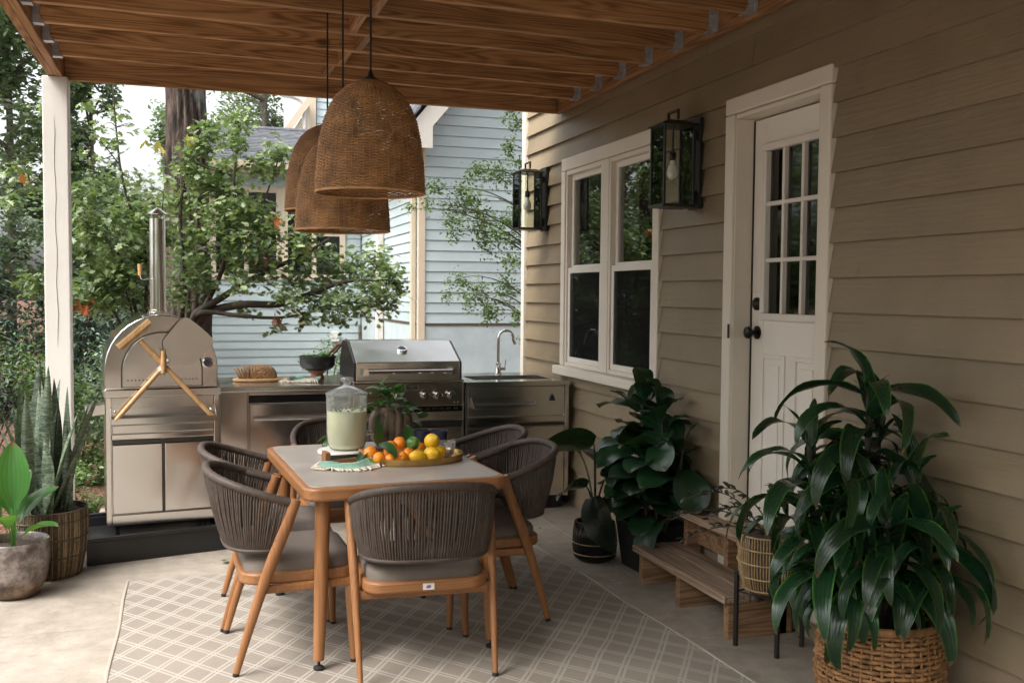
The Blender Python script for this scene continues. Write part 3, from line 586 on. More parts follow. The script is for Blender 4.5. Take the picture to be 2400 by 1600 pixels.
# ================================================================ CHAIRS
def U(a, hx, y0, dy, p=.72):
    s_, c_ = math.sin(a), math.cos(a); return (hx*math.copysign(abs(s_)**p, s_), y0-dy*abs(c_)**p)
def shell(a):
    x, y = U(a, .278, -.02, .31); top = Vector((x, y, .668+.105*abs(math.cos(a))**.8)); x, y = U(a, .246, -.08, .185); bot = Vector((x, y, .478)); return top, bot
def make_chair(label):
    t = thing('dining_chair', label, 'chair', group='rope back dining chairs around the table')
    N = 240; A = [-PI/2+PI*i/N for i in range(N+1)]; T = [shell(a)[0] for a in A]; L = [0]
    for i in range(N): L.append(L[-1]+(T[i+1]-T[i]).length)
    def at(s):
        s *= L[-1]; i = 0
        while i < N-1 and L[i+1] < s: i += 1
        return A[i]+(A[i+1]-A[i])*(s-L[i])/max(1e-9, L[i+1]-L[i])
    b = MB(); NC = 84; rr = random.Random(5)
    for i in range(NC):
        a = at((i+.5)/NC); top, bot = shell(a); out = Vector((top.x, top.y+.02, 0)).normalized(); j = Vector((rr.uniform(-.003,.003), rr.uniform(-.003,.003), 0)); mid = (top+bot)/2+out*.012+j
        b.tube([top, top*.7+mid*.3+out*.004, mid, mid*.3+bot*.7+out*.004, bot], .0050, 6, False)
    stuff(part('rope_weave', b, M['rope'], t, True, None))
    b = MB(); pts = [shell(at(i/60))[0] for i in range(61)]; b.tube(pts, [.0155+.0016*(i % 2) for i in range(61)], 10)
    part('top_rail', b, M['rope'], t, True)
    b = MB(); pts = [shell(at(i/40))[1] for i in range(41)]; b.tube(pts, .010, 8); part('lower_rail', b, M['rope'], t, True)
    for s in (-1, 1):
        b = MB(); P = [(s*.262,-.235,.012),(s*.268,-.18,.20),(s*.274,-.115,.40),(s*.283,-.045,.58),(s*.288,-.008,.682)]
        b.tube(cat_rom(P,4), [.0135+.0105*min(1,(i/9)) if i < 9 else .024-.004*((i-9)/7) for i in range(17)], 12, flat=.78); lg = part('leg', b, M['teak'], t, True, 50)
        b = MB(); b.tube([(s*.261,-.238,0),(s*.262,-.235,.013)], .0125, 10); part('foot_cap', b, M['black_rubber'], lg)
        b = MB(); P = [(s*.243,.225,.012),(s*.232,.218,.2),(s*.224,.213,.345)]; b.tube(P, [.0135,.018,.022], 12); lg = part('leg', b, M['teak'], t, True, 50)
        b = MB(); b.tube([(s*.244,.226,0),(s*.243,.225,.013)], .0125, 10); part('foot_cap', b, M['black_rubber'], lg)
        b = MB(); b.obox((s*.245,.045,.328),(.026,.37,.034),(0,0,s*.06)); part('side_rail', b, M['teak'], t, bevel=.008)
    for q in (((0,-.130,.322),(.515,.026,.036)),((0,.205,.322),(.43,.026,.034))): b = MB(); b.obox(*q); part('stretcher', b, M['teak_x'], t, bevel=.008)
    b = MB(); b.prism(rrect(-.245,.245,-.215,.255,.085,7), .342, .388); part('seat_frame', b, M['teak_x'], t, True, 30, bevel=.009, seg=3)
    b = MB(); P = rrect(-.228,.228,-.198,.238,.08,6); n = len(P)
    rings = [(1.0,.382),(1.0,.412),(.97,.430),(.89,.441),(.6,.447),(.25,.449)]
    vs = [(x*k, .02+(y-.02)*k, z) for k, z in rings for x, y in P]; fs = [(i*n+j, i*n+(j+1) % n, (i+1)*n+(j+1) % n, (i+1)*n+j) for i in range(len(rings)-1) for j in range(n)]+[tuple((len(rings)-1)*n+j for j in range(n))]
    b.add(vs, fs); part('cushion', b, M['cushion'], t, True, 70)
    return t
c0 = make_chair('rope back chair at the near end of the table, its back to the viewer')
chairs = [(.875,3.905,R(-3),None),
 (.385,4.205,R(-90+2),'nearer rope back chair on the left side of the table, towards the viewer'),
 (.372,4.735,R(-90-2),'farther rope back chair on the left side, just beyond the other left chair'),
 (1.305,4.475,R(90+1),'nearer rope back chair on the right side of the table, beside the steps'),
 (1.335,5.005,R(90-4),'farther rope back chair on the right side, in front of the sink cabinet'),
 (.80,5.32,R(180+3),'rope back chair at the far end of the table, behind the lemonade jar')]
for i, (x, y, a, lb) in enumerate(chairs):
    c = c0 if i == 0 else copy_tree(c0)
    c.location = (x, y, .010); c.rotation_euler = (0,0,a)
    if lb: c['label'] = lb
sf = [o for o in c0.children if o.name.startswith('seat_frame')][0]
b = MB(); b.box(-.022,.022,-.2195,-.2155,.353,.377); tg = part('maker_tag', b, M['label_white'], c0)
b = MB(); b.ball((.0,-.2195,.365),.008,12,8,(1.2,.15,.8)); b.tube([(-.009,-.2197,.360),(.008,-.2197,.372)],.0014,5); part('emblem', b, M['emblem_purple'], tg)
# ================================================================ TABLE
tb = thing('dining_table', 'square cornered dining table with a grey top and brown wood look rim and legs', 'table', (.805,4.465,.010), R(3.5))
HX, HY = .425, .575
b = MB(); b.prism(rrect(-HX,HX,-HY,HY,.07,8), .675, .728); part('rim', b, M['teak_x'], tb, True, 30, bevel=.012, seg=4)
b = MB(); b.prism(rrect(-HX+.026,HX-.026,-HY+.026,HY-.026,.05,8), .70, .7305); part('tabletop', b, M['tabletop_laminate'], tb, True, 30, bevel=.0015)
for sx in (-1,1):
    for sy in (-1,1):
        b = MB(); b.tube([(sx*(HX-.085),sy*(HY-.09),.676),(sx*(HX-.075),sy*(HY-.075),.35),(sx*(HX-.062),sy*(HY-.055),.035)], [.031,.028,.0215], 18); lg = part('leg', b, M['teak'], tb, True, 50)
        x, y = sx*(HX-.062), sy*(HY-.055); b = MB(); b.tube([(x,y,.04),(x,y,.014)], .006, 10); b.lathe([(.022,0),(.022,.008),(.012,.014)], 16, (x,y,0)); part('levelling_foot', b, M['black_rubber'], lg, True, 40)
# ================================================================ OUTDOOR KITCHEN
YF, YB = 6.45, 7.18
def bar(mb, p0, p1, r, n=12): return mb.tube([p0, p1], r, n)
fr = thing('refrigerator_cabinet', 'steel outdoor refrigerator drawer cabinet between the pizza oven and the grill', 'cabinet', (.58,6.8,0), group='steel outdoor kitchen cabinets')
def fp(n, mb, m, parent=None, **k): return part(n, mb, M[m], parent or fr, world=True, **k)
b = MB(); b.box(.178,.982,YF+.02,YB,.10,.868); fp('carcass', b, 'steel_z')
b = MB(); b.box(.175,.335,YF,YF+.0195,.10,.868); fp('side_panel', b, 'steel_z', bevel=.002)
b = MB(); b.box(.170,.986,YF-.012,YB+.01,.870,.902); fp('countertop', b, 'steel_x', bevel=.004)
b = MB(); b.box(.20,.96,YF+.07,YB-.05,0,.0995); fp('toe_kick', b, 'black_paint')
b = MB(); b.box(.345,.976,YF+.002,YF+.0195,.846,.868); b.box(.338,.345,YF+.001,YF+.0195,.10,.868); fp('face_frame', b, 'steel_x', bevel=.002)
b = MB(); b.box(.346,.975,YF+.010,YF+.0195,.795,.845); fp('vent_grille', b, 'black_gloss')
def handle(par, x0, x1, z, y, r=.011):
    b = MB(); bar(b, (x0,y-.045,z), (x1,y-.045,z), r)
    for x in (x0+.012, x1-.012): bar(b, (x,y-.045,z), (x,y+.003,z), r*.75)
    return part('handle', b, M['chrome'], par, True, 40, world=True)
for z0,z1,zh in ((.425,.79,.70),(.115,.415,.335)):
    b = MB(); b.box(.350,.974,YF-.012,YF+.0095,z0,z1); d = fp('drawer', b, 'steel_z', bevel=.003); handle(d, .375, .95, zh, YF-.012)
gr = thing('gas_grill', 'steel gas grill with a closed hood and four knobs in the outdoor kitchen', 'grill', (1.37,6.8,0), group='steel outdoor kitchen cabinets')
def gp(n, mb, m, parent=None, **k): return part(n, mb, M[m], parent or gr, world=True, **k)
b = MB(); b.box(.998,1.742,YF+.02,YB,.10,.905); gp('carcass', b, 'steel_z')
b = MB(); b.box(1.02,1.72,YF+.07,YB-.05,0,.0995); gp('toe_kick', b, 'black_paint')
b = MB(); b.box(.997,1.733,YF-.018,YF+.0195,.748,.908); cp = gp('control_panel', b, 'steel_dark', bevel=.006)
b = MB(); b.box(1.735,1.744,YF-.01,YF+.0195,.10,.905); gp('trim_strip', b, 'chrome', bevel=.002)
for x in (1.293,1.472,1.557,1.645):
    b = MB(); n = 24
    prof = [(.0,.056),(.020,.056),(.026,.046),(.030,.020),(.034,.012),(.034,.0)]
    for i in range(len(prof)-1):
        pass
    vs = [(x+r*math.cos(2*PI*j/n), YF-.018-h, .826+r*math.sin(2*PI*j/n)) for r, h in prof for j in range(n)]
    fs = [(i*n+j, i*n+(j+1) % n, (i+1)*n+(j+1) % n, (i+1)*n+j) for i in range(len(prof)-1) for j in range(n)]; b.add(vs, fs); b.box(x-.006,x+.006,YF-.018-.064,YF-.018-.04,.802,.850)
    gp('knob', b, 'chrome', smooth=True, ang=30)
b = MB(); b.box(1.338,1.432,YF-.022,YF-.0185,.855,.888); bd = gp('badge', b, 'steel_x', bevel=.001)
cu = bpy.data.curves.new('lettering', 'FONT'); cu.body = 'THOR'; cu.size = .030; cu.align_x = 'CENTER'; cu.align_y = 'CENTER'; cu.extrude = .0008; cu.offset = .0008; cu.materials.append(M['badge_print'])
o = link('lettering_text', cu, bd); bpy.context.view_layer.update(); me = bpy.data.meshes.new_from_object(o); bpy.data.objects.remove(o); o = link('lettering', me, bd, (1.385-1.37,YF-.0228-6.8,.8715), (PI/2,0,0))
b = MB()
for x in (1.675,1.700): b.ball((x,YF-.019,.772),.006,10,6,(1,.5,1))
gp('igniter_button', b, 'chrome', smooth=True)
b = MB(); b.box(1.0,1.732,YF+.001,YF+.0195,.712,.7465); v_ = gp('vent_grille', b, 'black_gloss')
b = MB()
for i in range(14): b.box(1.05+.048*i,1.05+.048*i+.03,YF-.0005,YF+.0008,.724,.736)
part('louver', b, M['dark_steel'], v_, world=True)
b = MB(); b.box(1.0,1.732,YF-.006,YF+.0195,.655,.7105); gp('rail', b, 'steel_x', bevel=.002)
for x0,x1 in ((1.002,1.37),(1.378,1.730)):
    b = MB(); b.box(x0,x1,YF-.008,YF+.0195,.115,.605); d = gp('cabinet_door', b, 'steel_z', bevel=.003)
    b = MB(); b.box(x0,x1,YF-.012,YF+.0195,.625,.648); b.box(x0,x1,YF+.005,YF+.0195,.606,.6245); part('door_pull', b, M['dark_steel'], d, world=True, bevel=.002)
b = MB(); HP = [(YF-.015,.925),(YF-.015,1.045),(6.725,1.172),(6.93,1.172),(7.08,1.03),(7.08,.925)]
b.prism(HP, 1.018, 1.712, 'x'); hd = gp('hood', b, 'steel_x', bevel=.004)
for x0,x1 in ((1.002,1.0175),(1.7125,1.728)):
    b = MB(); b.prism([(y+(.004 if y < 7 else -.004), z-.003) for y,z in HP], x0, x1, 'x'); gp('hood_side', b, 'dark_steel', bevel=.003)
b = MB(); b.box(.998,1.742,YF-.018,YB+.01,.9085,.924); gp('deck', b, 'steel_x', bevel=.003)
b = MB(); bar(b, (1.075,YF-.075,.985), (1.655,YF-.075,.985), .013)
for x in (1.07,1.66): b.prism([(x-.022,.965),(x+.022,.965),(x+.014,1.005),(x-.014,1.005)], YF-.092, YF-.014, 'y')
gp('hood_handle', b, 'chrome', smooth=True, ang=30)
sl_ = math.atan2(1.172-1.045, 6.725-(YF-.015)); cy, cz = YF-.015+.155, 1.045+.155*math.tan(sl_)
def disc(mb, c, r, h, n=28, tilt=0.0):   # dial facing -Y, tilted back
    mt = Matrix.Rotation(tilt, 3, 'X'); prof = [(0,h*.8),(r*.72,h*.8),(r*.78,h),(r,h*.9),(r,0)]
    vs = [Vector(c)+mt @ Vector((q*math.cos(2*PI*j/n), -hh, q*math.sin(2*PI*j/n))) for q, hh in prof for j in range(n)]
    fs = [(i*n+j, i*n+(j+1) % n, (i+1)*n+(j+1) % n, (i+1)*n+j) for i in range(len(prof)-1) for j in range(n)]; return mb.add(vs, fs)
def dial(par, c, r, tilt, face='navy_glaze'):
    b = MB(); disc(b, c, r, .018, tilt=tilt); th = part('thermometer', b, M['chrome'], par, True, 40, world=True)
    mt = Matrix.Rotation(tilt, 3, 'X'); b = MB(); cc = Vector(c)+mt @ Vector((0,-.0155,0)); n = 24
    vs = [cc+mt @ Vector((r*.70*math.cos(2*PI*j/n),0,r*.70*math.sin(2*PI*j/n))) for j in range(n)]; vs += [v+mt @ Vector((0,-.001,0)) for v in vs]
    b.add(vs, [tuple(range(n)), tuple(range(2*n-1,n-1,-1))]+[(j,(j+1) % n,n+(j+1) % n,n+j) for j in range(n)]); th2 = part('dial_face', b, M[face], th if par.get('category') else par, world=True)
    return th
dial(gr, (1.352,cy,cz), .036, -(PI/2-sl_))
sk = thing('sink_cabinet', 'steel sink cabinet with a gooseneck faucet against the house wall', 'cabinet', (2.13,6.8,0), group='steel outdoor kitchen cabinets')
def sp_(n, mb, m, parent=None, **k): return part(n, mb, M[m], parent or sk, world=True, **k)
b = MB(); b.box(1.760,2.500,YF+.02,YB,.10,.68); b.box(1.760,1.79,YF+.02,YB,.68,.868); b.box(2.47,2.50,YF+.02,YB,.68,.868); sp_('carcass', b, 'steel_z')
b = MB(); b.box(1.78,2.48,YF+.07,YB-.05,0,.0995); sp_('toe_kick', b, 'black_paint')
b = MB(); b.box(1.756,2.506,YF-.012,6.60,.870,.902); b.box(1.756,2.506,6.93,YB+.01,.870,.902); b.box(1.756,1.86,6.6,6.93,.870,.902); b.box(2.42,2.506,6.6,6.93,.870,.902); sp_('countertop', b, 'steel_x')
b = MB(); b.box(1.85,2.43,6.59,6.94,.69,.70); b.box(1.845,1.86,6.59,6.94,.70,.869); b.box(2.42,2.435,6.59,6.94,.70,.869); b.box(1.86,2.42,6.585,6.60,.70,.869); b.box(1.86,2.42,6.93,6.945,.70,.869); sp_('basin', b, 'steel_x')
b = MB(); b.box(1.775,2.47,YF,YF+.0195,.665,.866); sp_('front_panel', b, 'steel_x', bevel=.003)
b = MB(); b.box(2.473,2.502,YF-.004,YF+.0195,.10,.868); b.box(1.757,1.772,YF-.004,YF+.0195,.10,.868); b.box(1.775,2.47,YF-.002,YF+.0195,.618,.658); sp_('face_frame', b, 'steel_z', bevel=.002)
b = MB(); b.box(1.80,2.24,YF-.002,YF+.001,.735,.80); b.box(1.80,2.24,YF-.075,YF-.002,.728,.734); b.box(1.80,2.24,YF-.078,YF-.075,.728,.752); b.prism([(YF-.078,.728),(YF-.002,.728),(YF-.002,.80)],1.796,1.7995,'x'); b.prism([(YF-.078,.728),(YF-.002,.728),(YF-.002,.80)],2.2405,2.244,'x'); sp_('towel_shelf', b, 'steel_x', bevel=.001)
b = MB(); b.prism([(2.352,.765),(2.398,.765),(2.388,.80),(2.380,.80),(2.380,.812),(2.370,.812),(2.370,.80),(2.362,.80)], YF-.012, YF, 'y')
for i in range(3): b.box(2.3625+.012*i,2.3655+.012*i,YF-.015,YF-.0122,.768,.796)
sp_('bottle_opener', b, 'dark_steel', bevel=.001)
for x0,x1 in ((1.777,2.118),(2.126,2.468)):
    b = MB(); b.box(x0,x1,YF-.006,YF+.0195,.125,.585); d = sp_('cabinet_door', b, 'steel_z', bevel=.003)
    b = MB(); b.box(x0,x1,YF-.010,YF+.0195,.592,.612); part('door_pull', b, M['dark_steel'], d, world=True, bevel=.002)
b = MB(); fx, fy = 2.165, 7.03
b.lathe([(.024,.0),(.024,.012),(.019,.018),(.019,.085),(.012,.09)], 20, (fx,fy,.902)); P = [(fx,fy,.98)]+[(fx,fy,1.05+.03*i) for i in range(4)]
for i in range(13): a = PI*i/12*1.06; P.append((fx+.056-.056*math.cos(a), fy-.012*i/12, 1.17+.056*math.sin(a)))
P.append((fx+.126,fy-.014,1.125)); fa = MB(); b.tube(P, .011, 12); bar(b, (fx,fy,.945), (fx+.052,fy-.01,.945), .013); b.tube([(fx+.048,fy-.01,.95),(fx+.055,fy-.012,1.01)], .004, 8)
sp_('faucet', b, 'chrome', smooth=True, ang=40)
# ================================================================ PIZZA OVEN (local: x along the front, y into depth)
bt = thing('black_base_tray', 'low black painted tray platform under the pizza oven', 'platform', (-.545,5.79,0), R(13))
b = MB(); b.box(0,.80,0,.022,0,.13); b.box(0,.022,.022,.66,0,.13); b.box(.778,.80,.022,.66,0,.13); b.box(.022,.778,.64,.66,0,.13); part('skirt', b, M['black_paint'], bt, bevel=.003)
b = MB(); b.box(-.014,.814,-.014,.018,.1305,.150); b.box(-.014,.018,.018,.66,.1305,.150); b.box(.782,.814,.018,.66,.1305,.150); b.box(.018,.782,.642,.674,.1305,.150); part('rim', b, M['black_paint'], bt, bevel=.003)
b = MB(); b.box(.0225,.7775,.0225,.6395,.06,.075); part('floor', b, M['black_paint'], bt)
ov = thing('pizza_oven', 'arched steel pizza oven on a two door steel cart with a tall chimney pipe', 'oven', (-.46,6.0,0), R(6))
def op(n, mb, m, parent=None, **k): return part(n, mb, M[m], parent or ov, **k)
W_ = .62; cxo = .305
b = MB(); b.box(.006,.614,.02,.60,.165,.895); op('cart', b, 'steel_z')
b = MB(); b.box(0,.03,0,.0195,.165,.895); b.box(.59,.62,0,.0195,.165,.895); b.box(.03,.59,0,.0195,.165,.225); b.box(.03,.59,.0,.0195,.655,.685); op('face_frame', b, 'steel_z', bevel=.003)
for x0,x1 in ((.034,.301),(.316,.587)):
    b = MB(); b.box(x0,x1,-.004,.0195,.232,.625); d = op('cart_door', b, 'steel_z', bevel=.003)
    b = MB(); b.box(x0,x1,.008,.0195,.626,.652); part('door_pull', b, M['dark_steel'], d, bevel=.002)
b = MB(); b.box(.3015,.3155,.006,.0195,.23,.65); op('door_gap', b, 'dark_steel')
b = MB(); b.box(.034,.587,-.005,.0195,.69,.735); op('drawer_front', b, 'steel_x', bevel=.003)
b = MB(); b.box(.034,.587,.002,.0195,.740,.893); op('back_panel', b, 'steel_x', bevel=.002)
b = MB(); b.box(.026,.594,-.085,.001,.752,.757); b.box(.026,.594,-.089,-.085,.752,.785); b.box(.026,.594,-.003,.0015,.757,.835); 
for x in (.026,.590): b.prism([(-.089,.752),(-.001,.752),(-.001,.835),(-.012,.835),(-.089,.785)], x, x+.004, 'x')
tr = op('tool_tray', b, 'steel_x', bevel=.001)
b = MB()
for x in (.05,.57): b.ball((x,-.006,.815),.008,10,6)
part('screw', b, M['chrome'], tr, True)
b = MB(); b.box(-.008,.628,-.02,.61,.897,.938); op('shelf', b, 'steel_x', bevel=.003)
def arch(hw, zb, zv, zt, n=20, c=cxo): return [(c+hw,zb)]+[(c+hw*math.cos(PI*i/n), zv+(zt-zv)*math.sin(PI*i/n)) for i in range(n+1)]+[(c-hw,zb)]
b = MB(); b.prism(arch(.307,.9385,1.055,1.362), .0, .58, 'y'); op('dome', b, 'steel_z', smooth=True, ang=35, bevel=.006, seg=3)
b = MB(); P1 = arch(.222,.950,1.04,1.268); P0 = arch(.215,.955,1.04,1.261)
b.prism(P1, -.008, .001, 'y'); op('door_surround', b, 'dark_steel')
b = MB(); b.prism(P0, -.022, -.0085, 'y'); dr = op('oven_door', b, 'steel_x', bevel=.003)
b = MB()
for i in range(7):
    for s in (-1,1): x = cxo+s*(.065+.020*i); b.lathe([(.0038,0),(.0038,.001)], 10, (x,0,0)) if False else b.ball((x,-.0222,.992),.0042,8,6,(1,.3,1))
part('vent_hole', b, M['black_gloss'], dr)
b = MB(); b.tube([(cxo,-.075,1.035),(cxo,-.077,1.075),(cxo,-.075,1.16)], [.0145,.0165,.0125], 14); part('door_handle', b, M['handle_wood'], dr, True)
b = MB()
for z in (1.028,1.166): b.tube([(cxo,-.075,z-.006),(cxo,-.075,z+.006)], .013, 12); b.tube([(cxo,-.075,z),(cxo,-.015,z)], .006, 8)
part('handle_mount', b, M['chrome'], dr, True)
n_=24; b = MB(); disc(b, (.553,-.001,1.085), .031, .02); th = op('thermometer', b, 'chrome', smooth=True, ang=40)
b = MB(); b.ball((.553,-.0175,1.085),.021,18,8,(1,.1,1)); part('dial_face', b, M['navy_glaze'], th, True)
b = MB(); b.box(cxo-.055,cxo+.055,.20,.34,1.352,1.372); b.box(cxo-.095,cxo+.095,.18,.36,1.345,1.3515); op('flue_collar', b, 'steel_x', bevel=.003)
b = MB(); b.lathe([(.046,1.37),(.046,1.925)], 32, (cxo,.27,0)); pipe = op('chimney', b, 'steel_z', smooth=True, ang=40)
b = MB(); b.lathe([(.052,1.368),(.052,1.385),(.047,1.387)], 32, (cxo,.27,0)); part('pipe_band', b, M['steel_x'], pipe, True, 40)
b = MB(); b.lathe([(.060,1.948),(.062,1.952),(.03,1.975),(.004,1.992)], 32, (cxo,.27,0), cap0=False); b.lathe([(.058,1.9495),(.0,1.951)], 32, (cxo,.27,0), cap0=False, cap1=False)
for i in range(4): a = PI/4+PI/2*i; b.tube([(cxo+.042*math.cos(a),.27+.042*math.sin(a),1.92),(cxo+.046*math.cos(a),.27+.046*math.sin(a),1.955)], .004, 6)
op('chimney_cap', b, 'steel_x', smooth=True, ang=40)
b = MB(); b.tube([(cxo-.04,.25,1.565),(cxo-.085,.22,1.565),(cxo-.098,.215,1.572),(cxo-.102,.213,1.59)], .004, 8); dm = op('damper_rod', b, 'chrome', smooth=True)
b = MB(); b.tube([(cxo-.102,.213,1.588),(cxo-.103,.213,1.655)], [.0115,.0135], 12); part('damper_handle', b, M['handle_wood'], dm, True)
b = MB()
for y in (.03,.20): b.prism([(-.002,.80),(-.002,.855),(-.085,.845),(-.10,.815),(-.085,.79)], y, y+.008, 'y')
bar(b, (-.085,.02,.82), (-.085,.22,.82), .018, 16); op('side_handle', b, 'steel_x', smooth=True, ang=35)
for x in (.06,.56):
    for y in (.08,.54):
        b = MB(); bar(b, (x-.012,y,.115), (x+.012,y,.115), .04, 20); b.box(x-.02,x+.02,y-.012,y+.012,.145,.166); op('caster', b, 'black_rubber')
# pizza brush, peel: stand in the oven's tool tray
pb = thing('pizza_brush', 'long wooden oven brush leaning from upper left to lower right on the oven', 'brush', (-.46,6.0,0), R(6))
def line(p, q): return [Vector(p)+(Vector(q)-Vector(p))*t for t in (0,.25,.5,.75,1)]
b = MB(); b.tube(line((.575,-.062,.774),(.185,-.062,1.215)), [.0125,.0135,.014,.0135,.012], 14); part('handle', b, M['handle_wood'], pb, True)
dv = Vector((.39,0,-.441)).normalized(); ang_ = math.atan2(dv.z, dv.x); hx_ = .150; hz_ = 1.256
b = MB(); b.obox((hx_,-.062,hz_),(.030,.044,.225),(0,-ang_,0)); hdp = part('head', b, M['handle_wood'], pb, bevel=.004)
b = MB(); ax = Vector((math.cos(ang_+PI/2),0,math.sin(ang_+PI/2)))
for i in range(22):
    for j in range(3):
        p = Vector((hx_,-.074+.012*j,hz_))+ax*(-.100+.0095*i)+dv*.012; b.tube([p, p+dv*.020], .0042, 5)
stuff(part('bristles', b, M['cane_pale'], hdp))
b = MB(); b.obox(Vector((hx_,-.062,hz_))-dv*.0145,(.003,.040,.215),(0,-ang_,0)); part('scraper', b, M['chrome'], hdp)
pl = thing('pizza_peel', 'steel pizza peel with a wooden handle leaning from lower left to upper right', 'peel', (-.46,6.0,0), R(6))
b = MB(); b.tube(line((.048,-.078,.772),(.285,-.064,1.045)), [.0125,.014,.0145,.0135,.012], 14); part('handle', b, M['handle_wood'], pl, True)
b = MB(); b.tube(line((.275,-.065,1.034),(.335,-.062,1.105)), .0075, 10); part('ferrule', b, M['chrome'], pl, True)
e = Vector((.66,0,.75)).normalized(); f_ = Vector((e.z,0,-e.x)); o_ = Vector((.335,-.056,1.088))
prof = [(.0,.016),(.022,.030),(.055,.088),(.075,.104),(.10,.110),(.225,.114),(.25,.108),(.264,.090),(.268,.05),(.269,.0)]
P2 = [(o_+e*u+f_*v) for u, v in prof]+[(o_+e*u-f_*v) for u, v in prof[::-1]]
b = MB(); b.prism([(p.x,p.z) for p in P2], -.060, -.058, 'y'); b.v = [(x, y+(z-1.09)*.02, z) for x, y, z in b.v]; part('blade', b, M['peel_steel'], pl)
ho = thing('hanging_opener', 'steel bell shaped tool hanging from the side handle of the oven', 'tool', (-.56,6.06,0))
b = MB(); b.tube([(-.02,0,.795),(-.016,0,.775),(-.02,0,.757),(-.024,0,.775),(-.02,0,.795)], .003, 6); part('ring', b, M['chrome'], ho, True)
b = MB(); b.lathe([(.006,.76),(.009,.74),(.013,.66),(.014,.635)], 14, (-.02,0,0)); b.tube([(-.02,0,.635),(-.021,0,.60)], .0018, 6); part('body', b, M['chrome'], ho, True)
# ================================================================ WOVEN THINGS
def np_mesh(name, V, F4, mats, smooth=True):
    me = bpy.data.meshes.new(name); n = len(V); k = F4.shape[1]; m = len(F4)
    me.vertices.add(n); me.vertices.foreach_set('co', np.asarray(V, dtype=np.float32).ravel())
    me.loops.add(m*k); me.loops.foreach_set('vertex_index', np.asarray(F4, dtype=np.int32).ravel())
    me.polygons.add(m); me.polygons.foreach_set('loop_start', np.arange(0, m*k, k, dtype=np.int32)); me.polygons.foreach_set('loop_total', np.full(m, k, dtype=np.int32))
    if smooth: me.polygons.foreach_set('use_smooth', np.ones(m, dtype=bool))
    for q in (mats if isinstance(mats, (list, tuple)) else [mats]): me.materials.append(q)
    me.update(calc_edges=True); return me
def resample(prof, sp):
    P = np.array(prof, float); d = np.r_[0, np.cumsum(np.hypot(*np.diff(P, axis=0).T))]; n = max(2, int(d[-1]/sp)); s = np.linspace(0, d[-1], n+1)
    return np.c_[np.interp(s, d, P[:,0]), np.interp(s, d, P[:,1])]
def weft(prof, nrib, sp, r1, r2, amp, jit=.0008, drop=0.0):
    """horizontal strands going over and under nrib upright ribs; one closed strand per course"""
    Q = resample(prof, sp); m = nrib*2; a = 2*PI*np.arange(m)/m; Vs = []; Fs = []; o = 0; g = np.random.default_rng(3)
    for i, (rad, z) in enumerate(Q):
        t = Q[min(i+1, len(Q)-1)]-Q[max(i-1, 0)]; t = t/np.hypot(*t); nr = np.array([t[1], -t[0]])
        alt = np.where(np.arange(m) % 2 == 0, np.where(((np.arange(m)//2)+i) % 2 == 0, 1.0, -1.0), 0.0)
        rr = rad+amp*alt*abs(nr[0])+g.normal(0, jit, m); zz = z+amp*alt*nr[1]*.5+g.normal(0, jit, m)
        ring = []
        for (cx, cz) in ((r1,0),(0,r2),(-r1,0),(0,-r2)):
            R_ = rr+cx*nr[0]+cz*t[0]; Z_ = zz+cx*nr[1]+cz*t[1]; ring.append(np.c_[R_*np.cos(a), R_*np.sin(a), Z_])
        V = np.stack(ring, 1).reshape(-1, 3); j = np.arange(m); j2 = (j+1) % m
        for q in range(4): Fs.append(np.c_[o+j*4+q, o+j2*4+q, o+j2*4+(q+1) % 4, o+j*4+(q+1) % 4])
        Vs.append(V); o += len(V)
    return np.concatenate(Vs), np.concatenate(Fs)
def ribs(prof, nrib, r, sp=.03, wob=0.0, pair=False):
    Q = resample(prof, sp); mb = MB(); g = random.Random(2)
    for k in range(nrib):
        a = 2*PI*k/nrib+g.uniform(-wob, wob); mb.tube([(q[0]*math.cos(a), q[0]*math.sin(a), q[1]) for q in Q], r, 5, False)
    return mb
# ---- pendant lamps
PROF = [(.030,.420),(.060,.412),(.095,.393),(.128,.362),(.155,.318),(.175,.265),(.189,.20),(.198,.13),(.203,.06),(.206,.0)]
V, F = weft(PROF, 56, .0058, .0021, .0027, .0030, .0007); WV = np_mesh('weave', V, F, M['rattan']); RB = ribs(PROF, 56, .0021, .02).mesh('rib', M['rattan_rib'], True)
def ringm(r, z, rr, n=48): b = MB(); b.tube([(r*math.cos(2*PI*i/n), r*math.sin(2*PI*i/n), z) for i in range(n)], rr, 8, closed=True); return b
RIM = ringm(.206,.0,.0050); RIMM = RIM.mesh('rim', M['rattan_rib'], True)
for (x,y,z,lab) in ((.655,3.80,1.878,'nearest and highest of the three woven rattan pendant lamps'),(.645,4.455,1.772,'lowest woven rattan pendant lamp, middle one of the three'),(.652,5.03,1.902,'farthest woven rattan pendant lamp, half hidden on the left')):
    t = thing('pendant_lamp', lab, 'lamp', (x,y,z), random.uniform(0,6), 'woven pendant lamps over the table')
    s_ = link('shade', WV, t); s_['kind'] = 'stuff'; s2 = link('shade_rib', RB, t); s2['kind'] = 'stuff'; link('rim', RIMM, t)
    b = MB(); b.tube([(0,0,.415),(0,0,2.955-z+.03)], .0042, 8); part('cord', b, M['black_rubber'], t, True)
    b = MB(); b.lathe([(.020,.30),(.022,.36),(.022,.40),(.034,.418),(.034,.424),(.012,.44),(.006,.46)], 20); part('socket', b, M['black_metal'], t, True, 40)
    b = MB(); b.ball((0,0,.255),.030,16,10); b.lathe([(.014,.275),(.013,.30)], 14); part('bulb', b, M['bulb_white'], t, True)
